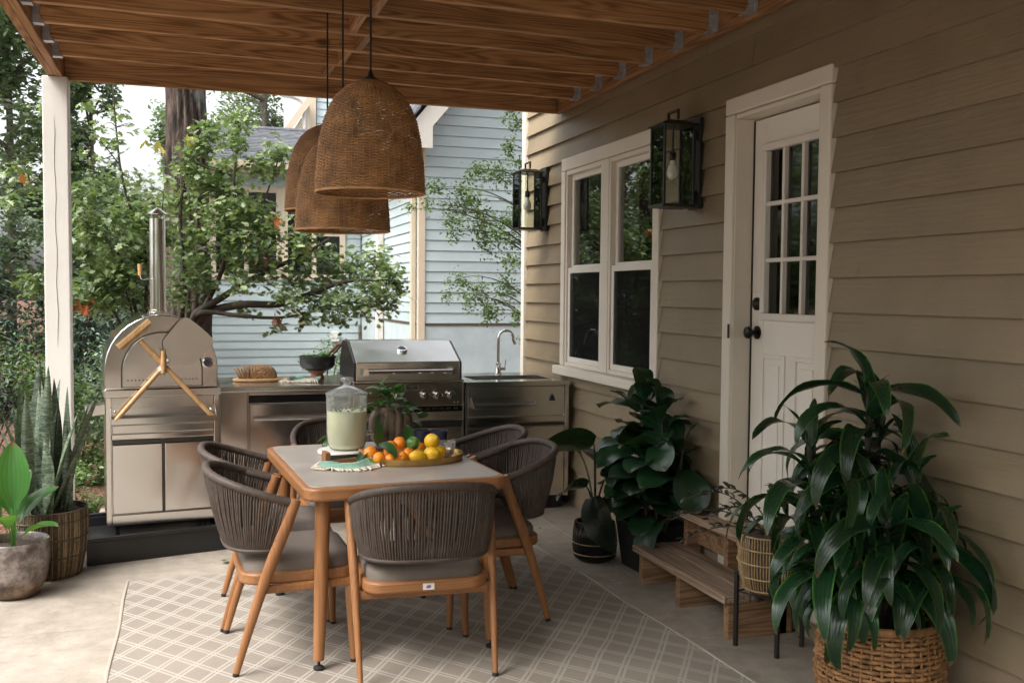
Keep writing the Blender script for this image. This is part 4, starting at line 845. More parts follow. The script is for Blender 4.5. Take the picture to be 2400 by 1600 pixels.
# ---- wall lanterns: frame, four glass sides, bulb
def lantern(y, zb, lab):
    t = thing('wall_lantern', lab, 'lantern', (2.548,y,zb), 0, 'black wall lanterns beside the window')
    x0, x1, hw, h = -.235, -.055, .083, .42
    b = MB(); b.box(-.022,-.001,-.062,.062,-.005,.47); b.box(-.055,-.022,-.03,.03,.03,.09); b.box(-.055,-.022,-.03,.03,.36,.40); part('back_plate', b, M['black_metal'], t, bevel=.003)
    b = MB(); c = .012
    for x in (x0+c/2, x1-c/2):
        for yy in (-hw+c/2, hw-c/2): b.box(x-c/2,x+c/2,yy-c/2,yy+c/2,.016,h-.001)
    b.box(x0-.004,x1+.004,-hw-.004,hw+.004,0,.0155)
    part('frame', b, M['black_metal'], t, bevel=.0015)
    b = MB(); b.box(x0-.012,x1+.012,-hw-.012,hw+.012,h,h+.008); b.add([(x0-.004,-hw-.004,h+.0085),(x1+.004,-hw-.004,h+.0085),(x1+.004,hw+.004,h+.0085),(x0-.004,hw+.004,h+.0085),((x0+x1)/2-.05,-.045,h+.03),((x0+x1)/2+.05,-.045,h+.03),((x0+x1)/2+.05,.045,h+.03),((x0+x1)/2-.05,.045,h+.03)],[(0,3,2,1),(4,5,6,7),(0,1,5,4),(1,2,6,5),(2,3,7,6),(3,0,4,7)]); part('cap', b, M['black_metal'], t, bevel=.0015)
    b = MB(); xm = (x0+x1)/2
    for yy in (-.055,.055): b.box(xm-.006,xm+.006,yy-.006,yy+.006,h+.0305,h+.072)
    b.box(xm-.006,xm+.006,-.061,.061,h+.0725,h+.084); part('loop', b, M['black_metal'], t, bevel=.001)
    for q in ((x0+.005,x0+.007,-hw+c,hw-c),(x1-.007,x1-.005,-hw+c,hw-c),(x0+c,x1-c,-hw+.005,-hw+.007),(x0+c,x1-c,hw-.007,hw-.005)):
        b = MB(); b.box(*q,.017,h-.003); part('pane', b, M['lamp_glass'], t)
    b = MB(); b.tube([(xm,0,h),(xm,0,.27)], .006, 8); b.lathe([(.016,.245),(.018,.25),(.018,.285),(.010,.295)], 16, (xm,0,0)); part('socket', b, M['black_metal'], t, True, 40)
    b = MB(); b.lathe([(.012,.248),(.014,.228),(.026,.200),(.030,.178),(.024,.156),(.010,.146),(.001,.1445)], 20, (xm,0,0), cap1=False); part('bulb', b, M['bulb_white'], t, True)
lantern(4.735, 1.955, 'larger looking near wall lantern between the window and the door')
lantern(7.095, 1.975, 'farther wall lantern at the house corner, beyond the window')
# ================================================================ STEPS
st = thing('wooden_steps', 'weathered two step wooden stair leading up to the cream door', 'steps', (2.2,4.25,0))
def stp(n, mb, m, **k): return part(n, mb, M[m], st, world=True, **k)
for x0,x1 in ((2.198,2.328),(2.334,2.462)): b = MB(); b.box(x0,x1,3.775,4.72,.158,.194); stp('tread', b, 'step_wood', bevel=.005)
b = MB(); b.box(2.425,2.552,3.775,4.68,.345,.383); stp('tread', b, 'step_wood', bevel=.005)
for y in (3.80,4.255,4.665): b = MB(); b.box(2.222,2.52,y-.02,y+.02,0,.1575); stp('stringer', b, 'step_end', bevel=.003)
for y in (3.80,4.225,4.64): b = MB(); b.box(2.464,2.545,y-.02,y+.02,.0,.3445); stp('riser_post', b, 'step_end', bevel=.003)
b = MB(); b.box(2.525,2.545,3.82,4.62,.198,.3445); stp('riser', b, 'step_end', bevel=.003)

# ================================================================ LEAVES
def strap(L, W, a0, bend, fold=.18, n=12, prof=None, twist=0.0, wave=0.0):
    """leaf along +Y: starts at angle a0 above level and bends down by `bend` in all; 5 verts across; UV across/along"""
    mb = MB(); mb.uv = []; y = z = 0.0; pts = []
    for i in range(n+1):
        t = i/n; a = a0-bend*t**1.25; pts.append((y, z, a)); y += L/n*math.cos(a); z += L/n*math.sin(a)
    prof = prof or (lambda t: max(0.0, math.sin(PI*min(1,t*1.02)**.8))**.75*.98+.02)
    for i, (y, z, a) in enumerate(pts):
        t = i/n; wv = W/2*max(.004, prof(t)); ny, nz = -math.sin(a), math.cos(a)
        for k, u in enumerate((-1,-.5,0,.5,1)):
            lift = fold*wv*abs(u)+wave*math.sin(t*17+u*2)*abs(u); ca, sa = math.cos(twist*t), math.sin(twist*t)
            px = wv*u*ca-lift*sa; pn = wv*u*sa+lift*ca; mb.v.append((px, y+ny*pn, z+nz*pn)); mb.uv.append((k/4, t))
    for i in range(n):
        for k in range(4): mb.f.append((i*5+k, i*5+k+1, (i+1)*5+k+1, (i+1)*5+k)); mb.mi.append(0)
    return mb
def leaf_obj(me, parent, loc, az, tilt=0, roll_=0, s=1.0, name='leaf'):
    o = link(name, me, parent, loc, (0,0,0), (s,s,s)); o.rotation_euler = (Matrix.Rotation(az, 3, 'Z') @ Matrix.Rotation(tilt, 3, 'X') @ Matrix.Rotation(roll_, 3, 'Y')).to_euler(); return o
random.seed(21)
# ---- dracaena in woven basket
dr_ = thing('dracaena', 'big bushy plant with long drooping dark strap leaves, filling the right foreground', 'plant', (2.285,2.95,.34))
dpf = lambda t: max(0.0, math.sin(PI*min(1, t**.72)))**.62 if t < .999 else .01
meshes = [strap(L, W, R(a0), R(bd), .22, 14, dpf, tw, .003).mesh('leaf', M['leaf_dracaena'], True) for L, W, a0, bd, tw in ((.42,.074,52,140,.3),(.36,.068,68,85,-.4),(.43,.078,36,122,.2),(.36,.072,28,112,-.3),(.45,.078,46,152,.5),(.31,.064,80,55,.2))]
canes = [((.02,.03),.84,34),((-.16,.12),.62,28),((.10,-.12),.56,26),((-.04,-.16),.40,26),((-.14,.0),.32,22),((.12,.10),.66,24),((.0,.05),.24,18),((.10,-.20),.36,18),((-.10,-.10),.22,13),((-.13,-.05),.28,14),((.0,-.14),.27,14),((-.08,.08),.26,10)]
for (cx, cy), hh, nl in canes:
    b = MB(); b.tube([(cx*.5,cy*.5,-.02),(cx*.9,cy*.9,hh*.5),(cx,cy,hh)], [.014,.012,.010], 8); part('stem', b, M['twig_bark'], dr_, True)
    for i in range(nl):
        t = i/nl; z = hh*(1-.55*t); az = i*2.39996+random.uniform(-.3,.3); dx = -math.sin(az); s = random.uniform(.68,1.16)
        if dx > .35: s *= max(.5, .85-.5*dx)
        if dx < -.3 and z < .34: s *= .86
        top = t < .22; me = meshes[random.choice((1,5,3) if top else (0,2,4,3,4))]
        leaf_obj(me, dr_, (cx, cy, z), az, R(random.uniform(0,16) if top else random.uniform(-30,4)-(14 if hh < .3 else 0)), random.uniform(-.3,.3), s)
bk = thing('seagrass_basket', 'chunky woven seagrass basket holding the big strap leaved plant', 'basket', (2.315,2.90,0))
BP = [(.17,.0),(.20,.06),(.215,.15),(.215,.24),(.205,.33),(.20,.375)]
V, F = weft(BP, 40, .0165, .0065, .0082, .0055, .0014); o = link('weave', np_mesh('weave', V, F, M['hyacinth']), bk); stuff(o)
b = ribs(BP, 40, .0055, .03); stuff(part('rib', b, M['hyacinth'], bk, True, None))
part('rim', ringm(.20,.378,.014), M['hyacinth'], bk, True); b = MB(); b.lathe([(.15,.0),(.185,.02),(.195,.14),(.19,.32),(.0,.325)], 24, cap1=False); part('liner', b, M['black_rubber'], bk, True); b = MB(); b.lathe([(.188,.326),(.0,.335)], 24, cap1=False); part('soil', b, M['soil'], bk, True)
# ---- cane basket on black metal stand, dark trailing plant
ps = thing('plant_stand', 'black metal four legged plant stand in front of the steps', 'stand', (2.352,3.662,0), R(-64))
b = MB()
for sx, sy in ((1,1),(1,-1),(-1,1),(-1,-1)):
    b = MB(); b.box(sx*.10-.008,sx*.10+.008,sy*.10-.008,sy*.10+.008,0,.325); part('leg', b, M['black_metal'], ps, bevel=.001)
b = MB(); b.box(-.0915,.0915,-.008,.008,.212,.232); b.box(-.1,.1,-.008,.008,.233,.234); part('crossbar', b, M['black_metal'], ps)
b = MB(); b.box(-.008,.008,-.1,-.0085,.212,.232); b.box(-.008,.008,.0085,.1,.212,.232); b.box(-.1,-.0925,-.0915,.0915,.235,.24); b.box(.0925,.1,-.0915,.0915,.235,.24); b.box(-.0915,.0915,.0925,.1,.235,.24); b.box(-.0915,.0915,-.1,-.0925,.235,.24); part('ring_frame', b, M['black_metal'], ps)
cb = thing('cane_basket', 'open slatted pale cane basket sitting in the black plant stand', 'basket', (2.352,3.662,.2405))
CP = [(.085,.0),(.115,.02),(.13,.08),(.135,.16),(.132,.25)]
b = ribs(CP, 64, .0028, .03, .015); stuff(part('slat', b, M['cane_pale'], cb, True, None)); 
for r, z in ((.118,.022),(.130,.075),(.136,.135),(.136,.195),(.134,.25)): part('hoop', ringm(r+.003,z,.0036), M['cane_pale'], cb, True)
b = MB(); b.lathe([(.08,.004),(.108,.024),(.123,.08),(.128,.16),(.125,.235),(.0,.236)], 24, cap1=False); part('liner', b, M['twig'], cb, True)
tp_ = thing('trailing_plant', 'dark twisted trailing houseplant spilling from the cane basket over the steps', 'plant', (2.352,3.662,.47))
tl_m = [strap(.055,.020,R(30),R(50),.5,6).mesh('leaf', M['leaf_trailing'], True), strap(.045,.018,R(10),R(70),.6,6).mesh('leaf', M['leaf_trailing'], True)]
ends = [(-.30,.34,.02),(-.20,.38,.10),(-.26,.28,-.06),(-.14,.30,.13),(-.22,.14,.06),(.1,.18,.14),(-.08,-.16,.03)]
for i, e in enumerate(ends):
    P = bez((random.uniform(-.05,.05),random.uniform(-.05,.05),0), (e[0]*.45,e[1]*.45,e[2]+.15), e, 12); b = MB(); b.tube(P, [.004-.0002*j for j in range(13)], 6); part('stem', b, M['leaf_trailing'], tp_, True)
    for j in range(2,13):
        for q in (0,1): leaf_obj(tl_m[(i+j+q) % 2], tp_, P[j], math.atan2(-e[0], e[1])+random.uniform(-.9,.9), random.uniform(-.5,.4), random.uniform(-1,1), random.uniform(.6,.95))
# ---- fiddle leaf fig in square black planter
pf = thing('black_planter', 'square matte black planter holding the tall broad leaved plant beside the steps', 'planter', (2.41,4.925,0), R(4))
b = MB(); b.add([(-.12,-.12,0),(.12,-.12,0),(.12,.12,0),(-.12,.12,0),(-.15,-.15,.26),(.15,-.15,.26),(.15,.15,.26),(-.15,.15,.26),(-.135,-.135,.26),(.135,-.135,.26),(.135,.135,.26),(-.135,.135,.26),(-.13,-.13,.2),(.13,-.13,.2),(.13,.13,.2),(-.13,.13,.2)],
  [(0,3,2,1)]+[(i,(i+1) % 4,4+(i+1) % 4,4+i) for i in range(4)]+[(4+i,4+(i+1) % 4,8+(i+1) % 4,8+i) for i in range(4)]+[(8+i,8+(i+1) % 4,12+(i+1) % 4,12+i) for i in range(4)]); part('pot', b, M['bowl_black'], pf, bevel=.004)
b = MB(); b.box(-.13,.13,-.13,.13,.19,.205); part('soil', b, M['soil'], pf)
fg = thing('fiddle_leaf_fig', 'bushy plant of broad rounded dark leaves against the house wall under the window', 'plant', (2.40,4.935,.2))
def fprof(t): return max(0.0, math.sin(PI*t**1.25))**.6*(.72+.32*t) if 0 < t < 1 else .02
fm = [strap(L, W, R(a0), R(bd), .22, 10, fprof, tw, .006).mesh('leaf', M['leaf_fig'], True) for L, W, a0, bd, tw in ((.27,.19,30,70,.2),(.29,.20,12,60,-.2),(.24,.175,50,60,.1),(.26,.19,0,75,-.1))]
for si, (sx, sy, hh) in enumerate(((-.03,.05,.74),(.03,-.08,.71),(-.04,-.22,.62),(.02,.17,.66),(.03,-.32,.54),(-.06,-.05,.45))):
    b = MB(); b.tube([(sx*.4,sy*.4,0),(sx*.8,sy*.9,hh*.5),(sx,sy,hh)], [.011,.009,.006], 8); part('stem', b, M['twig_bark'], fg, True)
    nl = int(hh*31)
    for i in range(nl):
        t = i/nl; z = hh*(1-.85*t); az = i*2.39996+si+random.uniform(-.4,.4); s = random.uniform(.8,1.1)*(.7 if -math.sin(az) > .5 else 1)*(.75 if i < 3 else 1)
        leaf_obj(random.choice(fm), fg, (sx*(1-t*.4)-math.sin(az)*.02, sy*(1-t*.4)+math.cos(az)*.02, z), az, R(55 if i < 3 else random.uniform(-22,30)), random.uniform(-.4,.4), s)
# ---- philodendron in ribbed pot
rp = thing('ribbed_pot', 'dark ribbed round pot with pale bands at the foot of the left plant', 'pot', (2.175,5.175,0))
prof = [(.09,.0),(.115,.02),(.125,.08),(.122,.16),(.112,.22)]
b = MB(); n = 72; vs = [((r+.003*(j % 2))*math.cos(2*PI*j/n), (r+.003*(j % 2))*math.sin(2*PI*j/n), z) for r, z in prof+[(.100,.22),(.10,.17)] for j in range(n)]
b.add(vs, [(i*n+j, i*n+(j+1) % n, (i+1)*n+(j+1) % n, (i+1)*n+j) for i in range(6) for j in range(n)]+[tuple(range(n-1,-1,-1))]); part('pot', b, M['black_gloss'], rp, True, 30)
for z, r in ((.045,.124),(.105,.128)): part('band', ringm(r,z,.003), M['cane_pale'], rp, True)
b = MB(); b.lathe([(.1,.18),(.0,.185)], 24, cap1=False); part('soil', b, M['soil'], rp, True)
ph = thing('philodendron', 'plant with a few huge dark glossy leaves on long stalks beside the sink cabinet', 'plant', (2.175,5.175,.18))
def pprof(t): return max(0.0, math.sin(PI*min(1,(t*.93+.07))**.72))**.85 if t < 1 else .01
def phl(L, W, a0, bd, dest, az, tl, ro):
    me = strap(L, W, R(a0), R(bd), .30, 12, pprof, .15).mesh('leaf', M['leaf_philodendron'], True); P = bez((0,0,0), (dest[0]*.25,dest[1]*.25,dest[2]*.75), dest, 8)
    b = MB(); b.tube(P, [.008-.0005*i for i in range(9)], 8); part('stalk', b, M['leaf_philodendron'], ph, True); leaf_obj(me, ph, dest, az, tl, ro)
phl(.43,.20,12,35,(-.02,-.02,.48),R(103),R(-2),.9)
phl(.34,.18,-30,55,(-.06,-.12,.20),R(150),R(-38),.5)
phl(.25,.15,5,50,(-.06,-.02,.24),R(105),R(0),.7)
phl(.26,.15,25,70,(.02,-.10,.30),R(200),R(10),-.2)
phl(.24,.14,20,60,(.04,.10,.36),R(20),R(10),.2)
phl(.24,.13,30,60,(-.05,.10,.40),R(60),R(10),.4)
# ---- left: snake plant in twig basket
tw = thing('twig_basket', 'tall brown twig basket holding the upright banded plant on the left', 'basket', (-.72,5.70,0))
TP = [(.150,.0),(.165,.05),(.182,.16),(.187,.26),(.184,.355)]
b = ribs(TP, 150, .0042, .04, .012); stuff(part('twig', b, M['twig'], tw, True, None))
b = MB(); g = random.Random(8)
for k in range(80):
    a = g.uniform(0,2*PI); b.tube([((r+.004)*math.cos(a+g.uniform(-.01,.01)), (r+.004)*math.sin(a), z) for r, z in TP], .0019, 5, False)
stuff(part('pale_twig', b, M['twig_tie'], tw, True, None))
for r, z in ((.152,.01),(.176,.115),(.187,.21),(.188,.30),(.186,.352)): part('binding', ringm(r+.004,z,.0042), M['twig'], tw, True)
b = MB(); b.lathe([(.142,.10),(.16,.13),(.17,.33),(.0,.335)], 24, cap1=False); part('liner', b, M['soil'], tw, True)
sn = thing('snake_plant', 'snake plant with tall upright grey green banded leaves beside the white post', 'plant', (-.72,5.70,.33))
def sprof(t): return (.62+.38*math.sin(PI*min(1,t*1.35)*.6))*(1 if t < .62 else max(.01,((1-t)/.38))**.75)
for i in range(32):
    L = random.uniform(.40,.74) if i > 3 else (.80,.78,.70,.66)[i]; Wd = random.uniform(.055,.078) if i > 0 else .10
    me = strap(L, Wd, R(90), R(random.uniform(-7,9)), .45, 12, sprof, random.uniform(-.6,.6)).mesh('leaf', M['leaf_snake'], True)
    rr_ = .13*math.sqrt(random.random()) if i > 3 else (.05,.06,.08,.10)[i]; az = random.uniform(0,6.28) if i > 3 else (2.6,4.6,1.2,.4)[i]
    leaf_obj(me, sn, (rr_*math.cos(az), rr_*math.sin(az), .0), az-PI/2+random.uniform(-1.5,1.5) if i else R(200), R(random.uniform(-24,4)) if i > 3 else R(-3), 0)
cp_ = thing('glazed_pot', 'rounded brown grey glazed ceramic pot at the left edge of the patio', 'pot', (-.832,5.345,0))
b = MB(); b.lathe([(.085,.0),(.115,.012),(.142,.07),(.160,.15),(.166,.225),(.163,.272),(.157,.278),(.150,.272),(.150,.225),(.0,.23)], 40, cap1=False); part('pot', b, M['glazed_pot'], cp_, True, 60)
b = MB(); b.lathe([(.149,.232),(.0,.24)], 24, cap1=False); part('soil', b, M['soil'], cp_, True)
bp = thing('bird_of_paradise', 'young plant with bright green paddle leaves in the glazed pot', 'plant', (-.832,5.345,.23))
def bprof(t): return 0.07 if t < .42 else max(.02, max(0.0, math.sin(PI*min(1.0,(t-.42)/.58)**.8))**.7)
for L, W, a0, bd, az, tl, ro in ((.53,.16,88,12,.15,0,.2),(.40,.13,84,35,-.5,0,.2),(.38,.11,70,55,-1.0,0,-.2),(.34,.10,58,60,2.2,0,.3),(.40,.12,75,60,1.3,0,0),(.36,.11,62,65,3.0,0,0),(.34,.09,70,70,-.4,0,.3),(.30,.10,50,60,-2.0,0,0),(.44,.12,80,30,.5,0,.4)):
    me = strap(L, W, R(a0), R(bd), .45, 16, bprof, ro, .003).mesh('leaf', M['leaf_paradise'], True); leaf_obj(me, bp, (random.uniform(-.03,.03),random.uniform(-.03,.03),0), az, tl, 0)
# ================================================================ ON THE TABLE (table top at TZ)
TZ = .7415
random.seed(33)
t_ = thing('round_trivet', 'round white stone trivet under the lemonade jar', 'trivet', (.685,4.70,TZ)); b = MB(); b.lathe([(.110,0),(.122,.004),(.122,.014),(.118,.018)], 40); part('plate', b, M['ceramic_white'], t_, True, 40)
jz = TZ+.0185
dj = thing('drink_dispenser', 'glass jar of pale lemonade with a metal tap and a knobbed glass lid', 'dispenser', (.70,4.70,jz)); dj.scale = (1.12,1.12,.93)
b = MB(); b.lathe([(.0,.001),(.060,.001),(.072,.006),(.080,.03),(.084,.08),(.086,.26),(.085,.268),(.088,.272),(.088,.278)], 48, cap0=False, cap1=False); part('jar', b, M['jar_glass'], dj, True, 50)
b = MB(); n = 48; prof = [(.0,.004),(.058,.004),(.068,.009),(.0765,.032),(.0805,.08),(.0818,.195),(.0,.196)]
vs = [((r-(.0012*(j % 2) if i in (2,3,4) else 0))*math.cos(2*PI*j/n), (r-(.0012*(j % 2) if i in (2,3,4) else 0))*math.sin(2*PI*j/n), z) for i, (r, z) in enumerate(prof) for j in range(n)]
b.add(vs, [(i*n+j, i*n+(j+1) % n, (i+1)*n+(j+1) % n, (i+1)*n+j) for i in range(6) for j in range(n)]); part('lemonade', b, M['lemonade'], dj, True, 60)
b = MB()
for i in range(60): a = random.uniform(0,6.28); rr_ = random.uniform(.03,.075); b.ball((rr_*math.cos(a),rr_*math.sin(a),.1965+random.uniform(0,.006)), random.uniform(.002,.005), 6, 4)
stuff(part('herb_bits', b, M['leaf_shrub'], dj))
b = MB(); b.lathe([(.0885,.2785),(.0885,.284),(.080,.290),(.030,.318),(.017,.322),(.015,.335),(.026,.345),(.029,.356),(.024,.364),(.0,.366)], 40, cap1=False); part('lid', b, M['jar_glass'], dj, True, 50)
b = MB(); b.tube([(.080,-.006,.075),(.098,-.008,.075)], .015, 16); b.tube([(.098,-.008,.075),(.140,-.015,.073),(.147,-.016,.058)], [.009,.0095,.008], 12); b.tube([(.122,-.012,.078),(.122,-.012,.10),(.128,-.013,.112),(.136,-.014,.122)], [.006,.005,.0045,.005], 8); part('tap', b, M['chrome'], dj, True, 50)
cd = thing('cutlery_caddy', 'small wooden cutlery holder with dark knives lying beside the teal napkin', 'holder', (.565,4.41,TZ), R(8))
for x in (.0,.17): b = MB(); b.box(x-.012,x+.012,-.035,.035,0,.055); part('end_block', b, M['teak'], cd, bevel=.004)
b = MB(); b.box(.0125,.1575,-.03,.03,.004,.016); part('base', b, M['teak_x'], cd)
for i in range(4): b = MB(); b.tube([(.016,-.02+.013*i,.022+.003*i),(.155,-.022+.013*i,.03)], [.005,.004], 8, flat=.5); part('knife', b, M['dark_steel'], cd, True)
def cloth(name, lab, pts, loc, rz, up0, mats, seed, h=.018):
    t = thing(name, lab, 'napkin', loc, rz); g = np.random.default_rng(seed); n = 26; mb = MB(); lx, ly = pts
    ph_ = g.uniform(0, 6.28, 8)
    def Z(u, v): return .004+up0+h*(.5+.5*math.sin(u*9+ph_[0]+2*math.sin(v*3+ph_[1])))*(.35+.65*math.sin(PI*v))+.5*h*(.5+.5*math.sin(v*13+ph_[2]+u*4))
    def XY(u, v): return (lx*(u-.5)+.02*math.sin(v*6+ph_[3]), ly*(v-.5)*(1+.25*math.sin(u*4+ph_[4]))+.03*math.sin(u*5+ph_[5]))
    for lay in (0, -.0022):
        for i in range(n+1):
            for j in range(n+1): x, y = XY(i/n, j/n); mb.v.append((x, y, max(.0015+lay*.5+.0008, Z(i/n, j/n)+lay)))
    N = (n+1)*(n+1)
    for i in range(n):
        for j in range(n):
            a = i*(n+1)+j; q = (a, a+n+1, a+n+2, a+1); mb.f += [q, tuple(N+k for k in q[::-1])]; mb.mi += [0,0]
    part('cloth', mb, M['linen_teal'], t, True)
    mb = MB()
    for u in np.linspace(.01,.99,34):
        for v0, sg in ((0.0,-1),(1.0,1)):
            x, y = XY(u, v0); z = Z(u, v0); x2 = x+g.uniform(-.012,.012); y2 = y+sg*g.uniform(.022,.036)
            mb.tube([(x,y,max(.004,z)),((x+x2)/2+g.uniform(-.004,.004),(y+y2)/2,max(.004,z*.6)),(x2,y2,.0035)], [.0042,.0032,.0036], 6)
    for v in np.linspace(.05,.95,12):
        x, y = XY(0, v); z = Z(0, v); mb.tube([(x,y,max(.004,z)),(x-.018,y+g.uniform(-.008,.008),max(.004,z*.6)),(x-.03,y+g.uniform(-.01,.01),.0035)], [.0042,.0032,.0036], 6)
    stuff(part('fringe', mb, M['linen_cream'], t, True))
cloth('napkin', 'teal napkin with a knotted cream fringe on the near side of the dining table', (.26,.115), (.665,4.31,TZ), R(12), 0, None, 5)
ty = thing('oval_tray', 'oval brass rimmed serving tray piled with citrus fruit', 'tray', (.955,4.43,TZ), R(4))
b = MB(); b.lathe([(.92,.003),(.985,.006),(1.0,.026),(1.02,.030),(1.02,.024),(1.0,.002),(.9,.0)], 64, sx=.235, sy=.19, cap1=False); 
b.v = [(x,y,z) for x,y,z in b.v]; part('rim', b, M['gold'], ty, True, 50)
b = MB(); b.lathe([(.93,.0025),(.93,.0055)], 64, sx=.235, sy=.19); part('base', b, M['ceramic_white'], ty)
def fruit(kind, lab, x, y, z, r, sc=(1,1,1), rot=(0,0,0), group=None):
    mb = MB(); n, m = 20, 14; vs = []
    for i in range(m+1):
        t = PI*i/m
        for j in range(n):
            a = 2*PI*j/n; rr_ = r*(1+.012*math.sin(3*a+x*50)*math.sin(t))
            px = rr_*math.sin(t)*math.cos(a)*sc[1]; py = rr_*math.sin(t)*math.sin(a)*sc[2]; pz = rr_*math.cos(t)*sc[0]
            if kind == 'lemon': pz += math.copysign(r*.22*math.exp(-(math.sin(t)/.28)**2), pz)
            else: pz -= math.copysign(r*.07*math.exp(-(math.sin(t)/.2)**2), pz)
            vs.append((px, py, pz))
    mb.add(vs, [(i*n+j, (i+1)*n+j, (i+1)*n+(j+1) % n, i*n+(j+1) % n) for i in range(m) for j in range(n)])
    mt = {'orange':'orange_peel','lemon':'lemon_peel','lime':'lime_peel'}[kind]; t = thing(kind, lab, kind, (x,y,z), rot[2], group)
    part('peel', mb, M[mt], t, True, rot=(rot[0],rot[1],0))
    b = MB(); e_ = Euler((rot[0],rot[1],0)).to_matrix() @ Vector((0,0,r*.95*sc[0])); b.ball(e_,.0035,8,5); part('stem_scar', b, M['leaf_fig'], t)
fz = TZ+.006; og = 'oranges on the brass rimmed tray'; lg_ = 'lemons on the brass rimmed tray'
fruit('orange', 'leftmost large orange under the drooping leaf on the tray', .762,4.405,fz+.032,.034, rot=(.8,.4,1), group=og)
fruit('orange', 'small front left orange at the near edge of the tray', .785,4.315,fz+.026,.027, rot=(.3,.9,1), group=og)
fruit('orange', 'small orange tucked behind the leaf tip near the tray edge', .833,4.295,fz+.023,.025, rot=(1.2,.2,2), group=og)
fruit('orange', 'front orange to the left of the big long lemon', .880,4.288,fz+.027,.029, rot=(1.0,-.5,0), group=og)
fruit('orange', 'upper orange at the centre of the heap, left of the top one', .846,4.37,fz+.062,.031, rot=(1.3,.5,0), group=og)
fruit('orange', 'topmost orange touching the lime on its left', .899,4.43,fz+.069,.031, rot=(.4,.8,0), group=og)
fruit('orange', 'orange under the heap behind the front row, below the lime', .925,4.36,fz+.030,.030, rot=(.4,.2,0), group=og)
fruit('orange', 'orange half hidden low behind the heap near the lime', .862,4.455,fz+.030,.031, rot=(.4,.2,0), group=og)
fruit('orange', 'orange half hidden between the lime and the top lemon', 1.005,4.49,fz+.032,.030, rot=(.4,.2,0), group=og)
fruit('lemon', 'big lemon lying lengthwise at the front of the tray', .951,4.293,fz+.028,.029, (1.36,1,1), (0,PI/2,.1), lg_)
fruit('lemon', 'round end-on lemon at the front right of the tray', 1.020,4.315,fz+.033,.034, (1.15,1,1), (1.2,.3,.5), lg_)
fruit('lemon', 'lemon behind the front right one at the right end', 1.062,4.365,fz+.031,.031, (1.25,1,1), (.5,1.2,.8), lg_)
fruit('lemon', 'topmost lemon perched on the right of the heap', 1.035,4.375,fz+.083,.034, (1.12,1,1), (1.0,.4,.2), lg_)
fruit('lime', 'striped green lime on top of the fruit heap', .955,4.405,fz+.072,.031, (1.1,1,1), (1.2,.4,.3))
fruit('lime', 'small green lime mostly hidden low between the lemons', .985,4.352,fz+.024,.024, (1.1,1,1), (.2,1.0,.3))
gb = thing('glass_bowl', 'small clear glass at the right end of the fruit tray', 'glass', (1.115,4.42,fz)); b = MB(); b.lathe([(.02,.001),(.034,.02),(.042,.05),(.043,.072),(.040,.072),(.039,.05),(.031,.022),(.0,.006)], 32, cap1=False); part('bowl', b, M['jar_glass'], gb, True, 50); b = MB(); b.lathe([(.028,.008),(.033,.03),(.0,.032)], 24, cap1=False); part('filling', b, M['pink_slice'], gb, True)
cl = strap(.135,.055,R(38),R(62),.22,10).mesh('leaf', M['leaf_citrus'], True); cl2 = strap(.15,.060,R(20),R(50),.22,10,None,.3).mesh('leaf', M['leaf_citrus'], True)
for me, loc, az, tl, lab in ((cl2,(.795,4.36,fz+.085),R(205),R(-22),'dark green leaf drooping over the left oranges on the tray'),(cl,(.80,4.47,fz+.06),R(12),R(62),'upright dark green leaf rising behind the left oranges'),(cl2,(.79,4.44,fz+.055),R(128),R(-30),'dark green leaf pointing left in front of the lemonade jar'),(cl,(.95,4.53,fz+.04),R(-10),R(30),'dark green leaf sticking up behind the lime')):
    o = link('citrus_leaf', None, None, loc); WL[o.name] = Vector(loc); tag(o, lab, 'leaf', 'loose citrus leaves in the fruit tray'); leaf_obj(me, o, (0,0,0), az, tl, .3, 1.0, 'blade')
wp_ = thing('carved_wood_pot', 'round rough carved wooden pot with a leafy vine behind the lemonade jar', 'pot', (.945,4.875,TZ)); b = MB(); b.lathe([(.07,.0),(.098,.035),(.110,.09),(.106,.14),(.088,.185),(.078,.195),(.07,.19),(.07,.165),(.0,.166)], 40, cap1=False); part('pot', b, M['carved_wood'], wp_, True, 60)
vn = thing('pothos_vine', 'leafy green trailing vine growing from the carved wooden pot', 'plant', (.945,4.875,TZ+.16))
hm = lambda t: max(0.0, math.sin(PI*min(1,(t*.9+.1))**.6))**.8 if t < 1 else .01
pm = [strap(.085,.062,R(30),R(70),.2,8,hm,.2).mesh('leaf', M['leaf_pothos'], True), strap(.075,.05,R(10),R(60),.25,8,hm,-.3).mesh('leaf', M['leaf_pothos'], True)]
for e in ((-.10,-.05,.02),(.12,-.03,.03),(.06,-.09,.0),(-.04,-.09,.07),(.10,-.08,-.06),(.0,.05,.10),(-.05,.02,.12),(.02,-.08,.10),(.16,.0,-.03),(-.09,-.08,.10)):
    P = bez((0,0,.0), (e[0]*.6,e[1]*.6,e[2]+.07), e, 6); b = MB(); b.tube(P, .0025, 5); part('stem', b, M['leaf_pothos'], vn, True)
    for j in (3,4,5,6): leaf_obj(random.choice(pm), vn, P[j], random.uniform(0,6.28), random.uniform(-.4,.6), 0, random.uniform(.7,1.15))
P = cat_rom([(-.02,.03,.02),(-.16,.02,.03),(-.27,-.02,-.02),(-.305,-.03,-.08),(-.325,-.03,-.13)],4); b = MB(); b.tube(P, .0025, 5); part('stem', b, M['leaf_pothos'], vn, True)
sm = strap(.06,.022,R(10),R(60),.25,8).mesh('leaf', M['leaf_paradise'], True)
for j in range(4,len(P)):
    for q in (0,1): leaf_obj(sm, vn, P[j], random.uniform(0,6.28), random.uniform(-1.0,-.2), 0, random.uniform(.8,1.2))
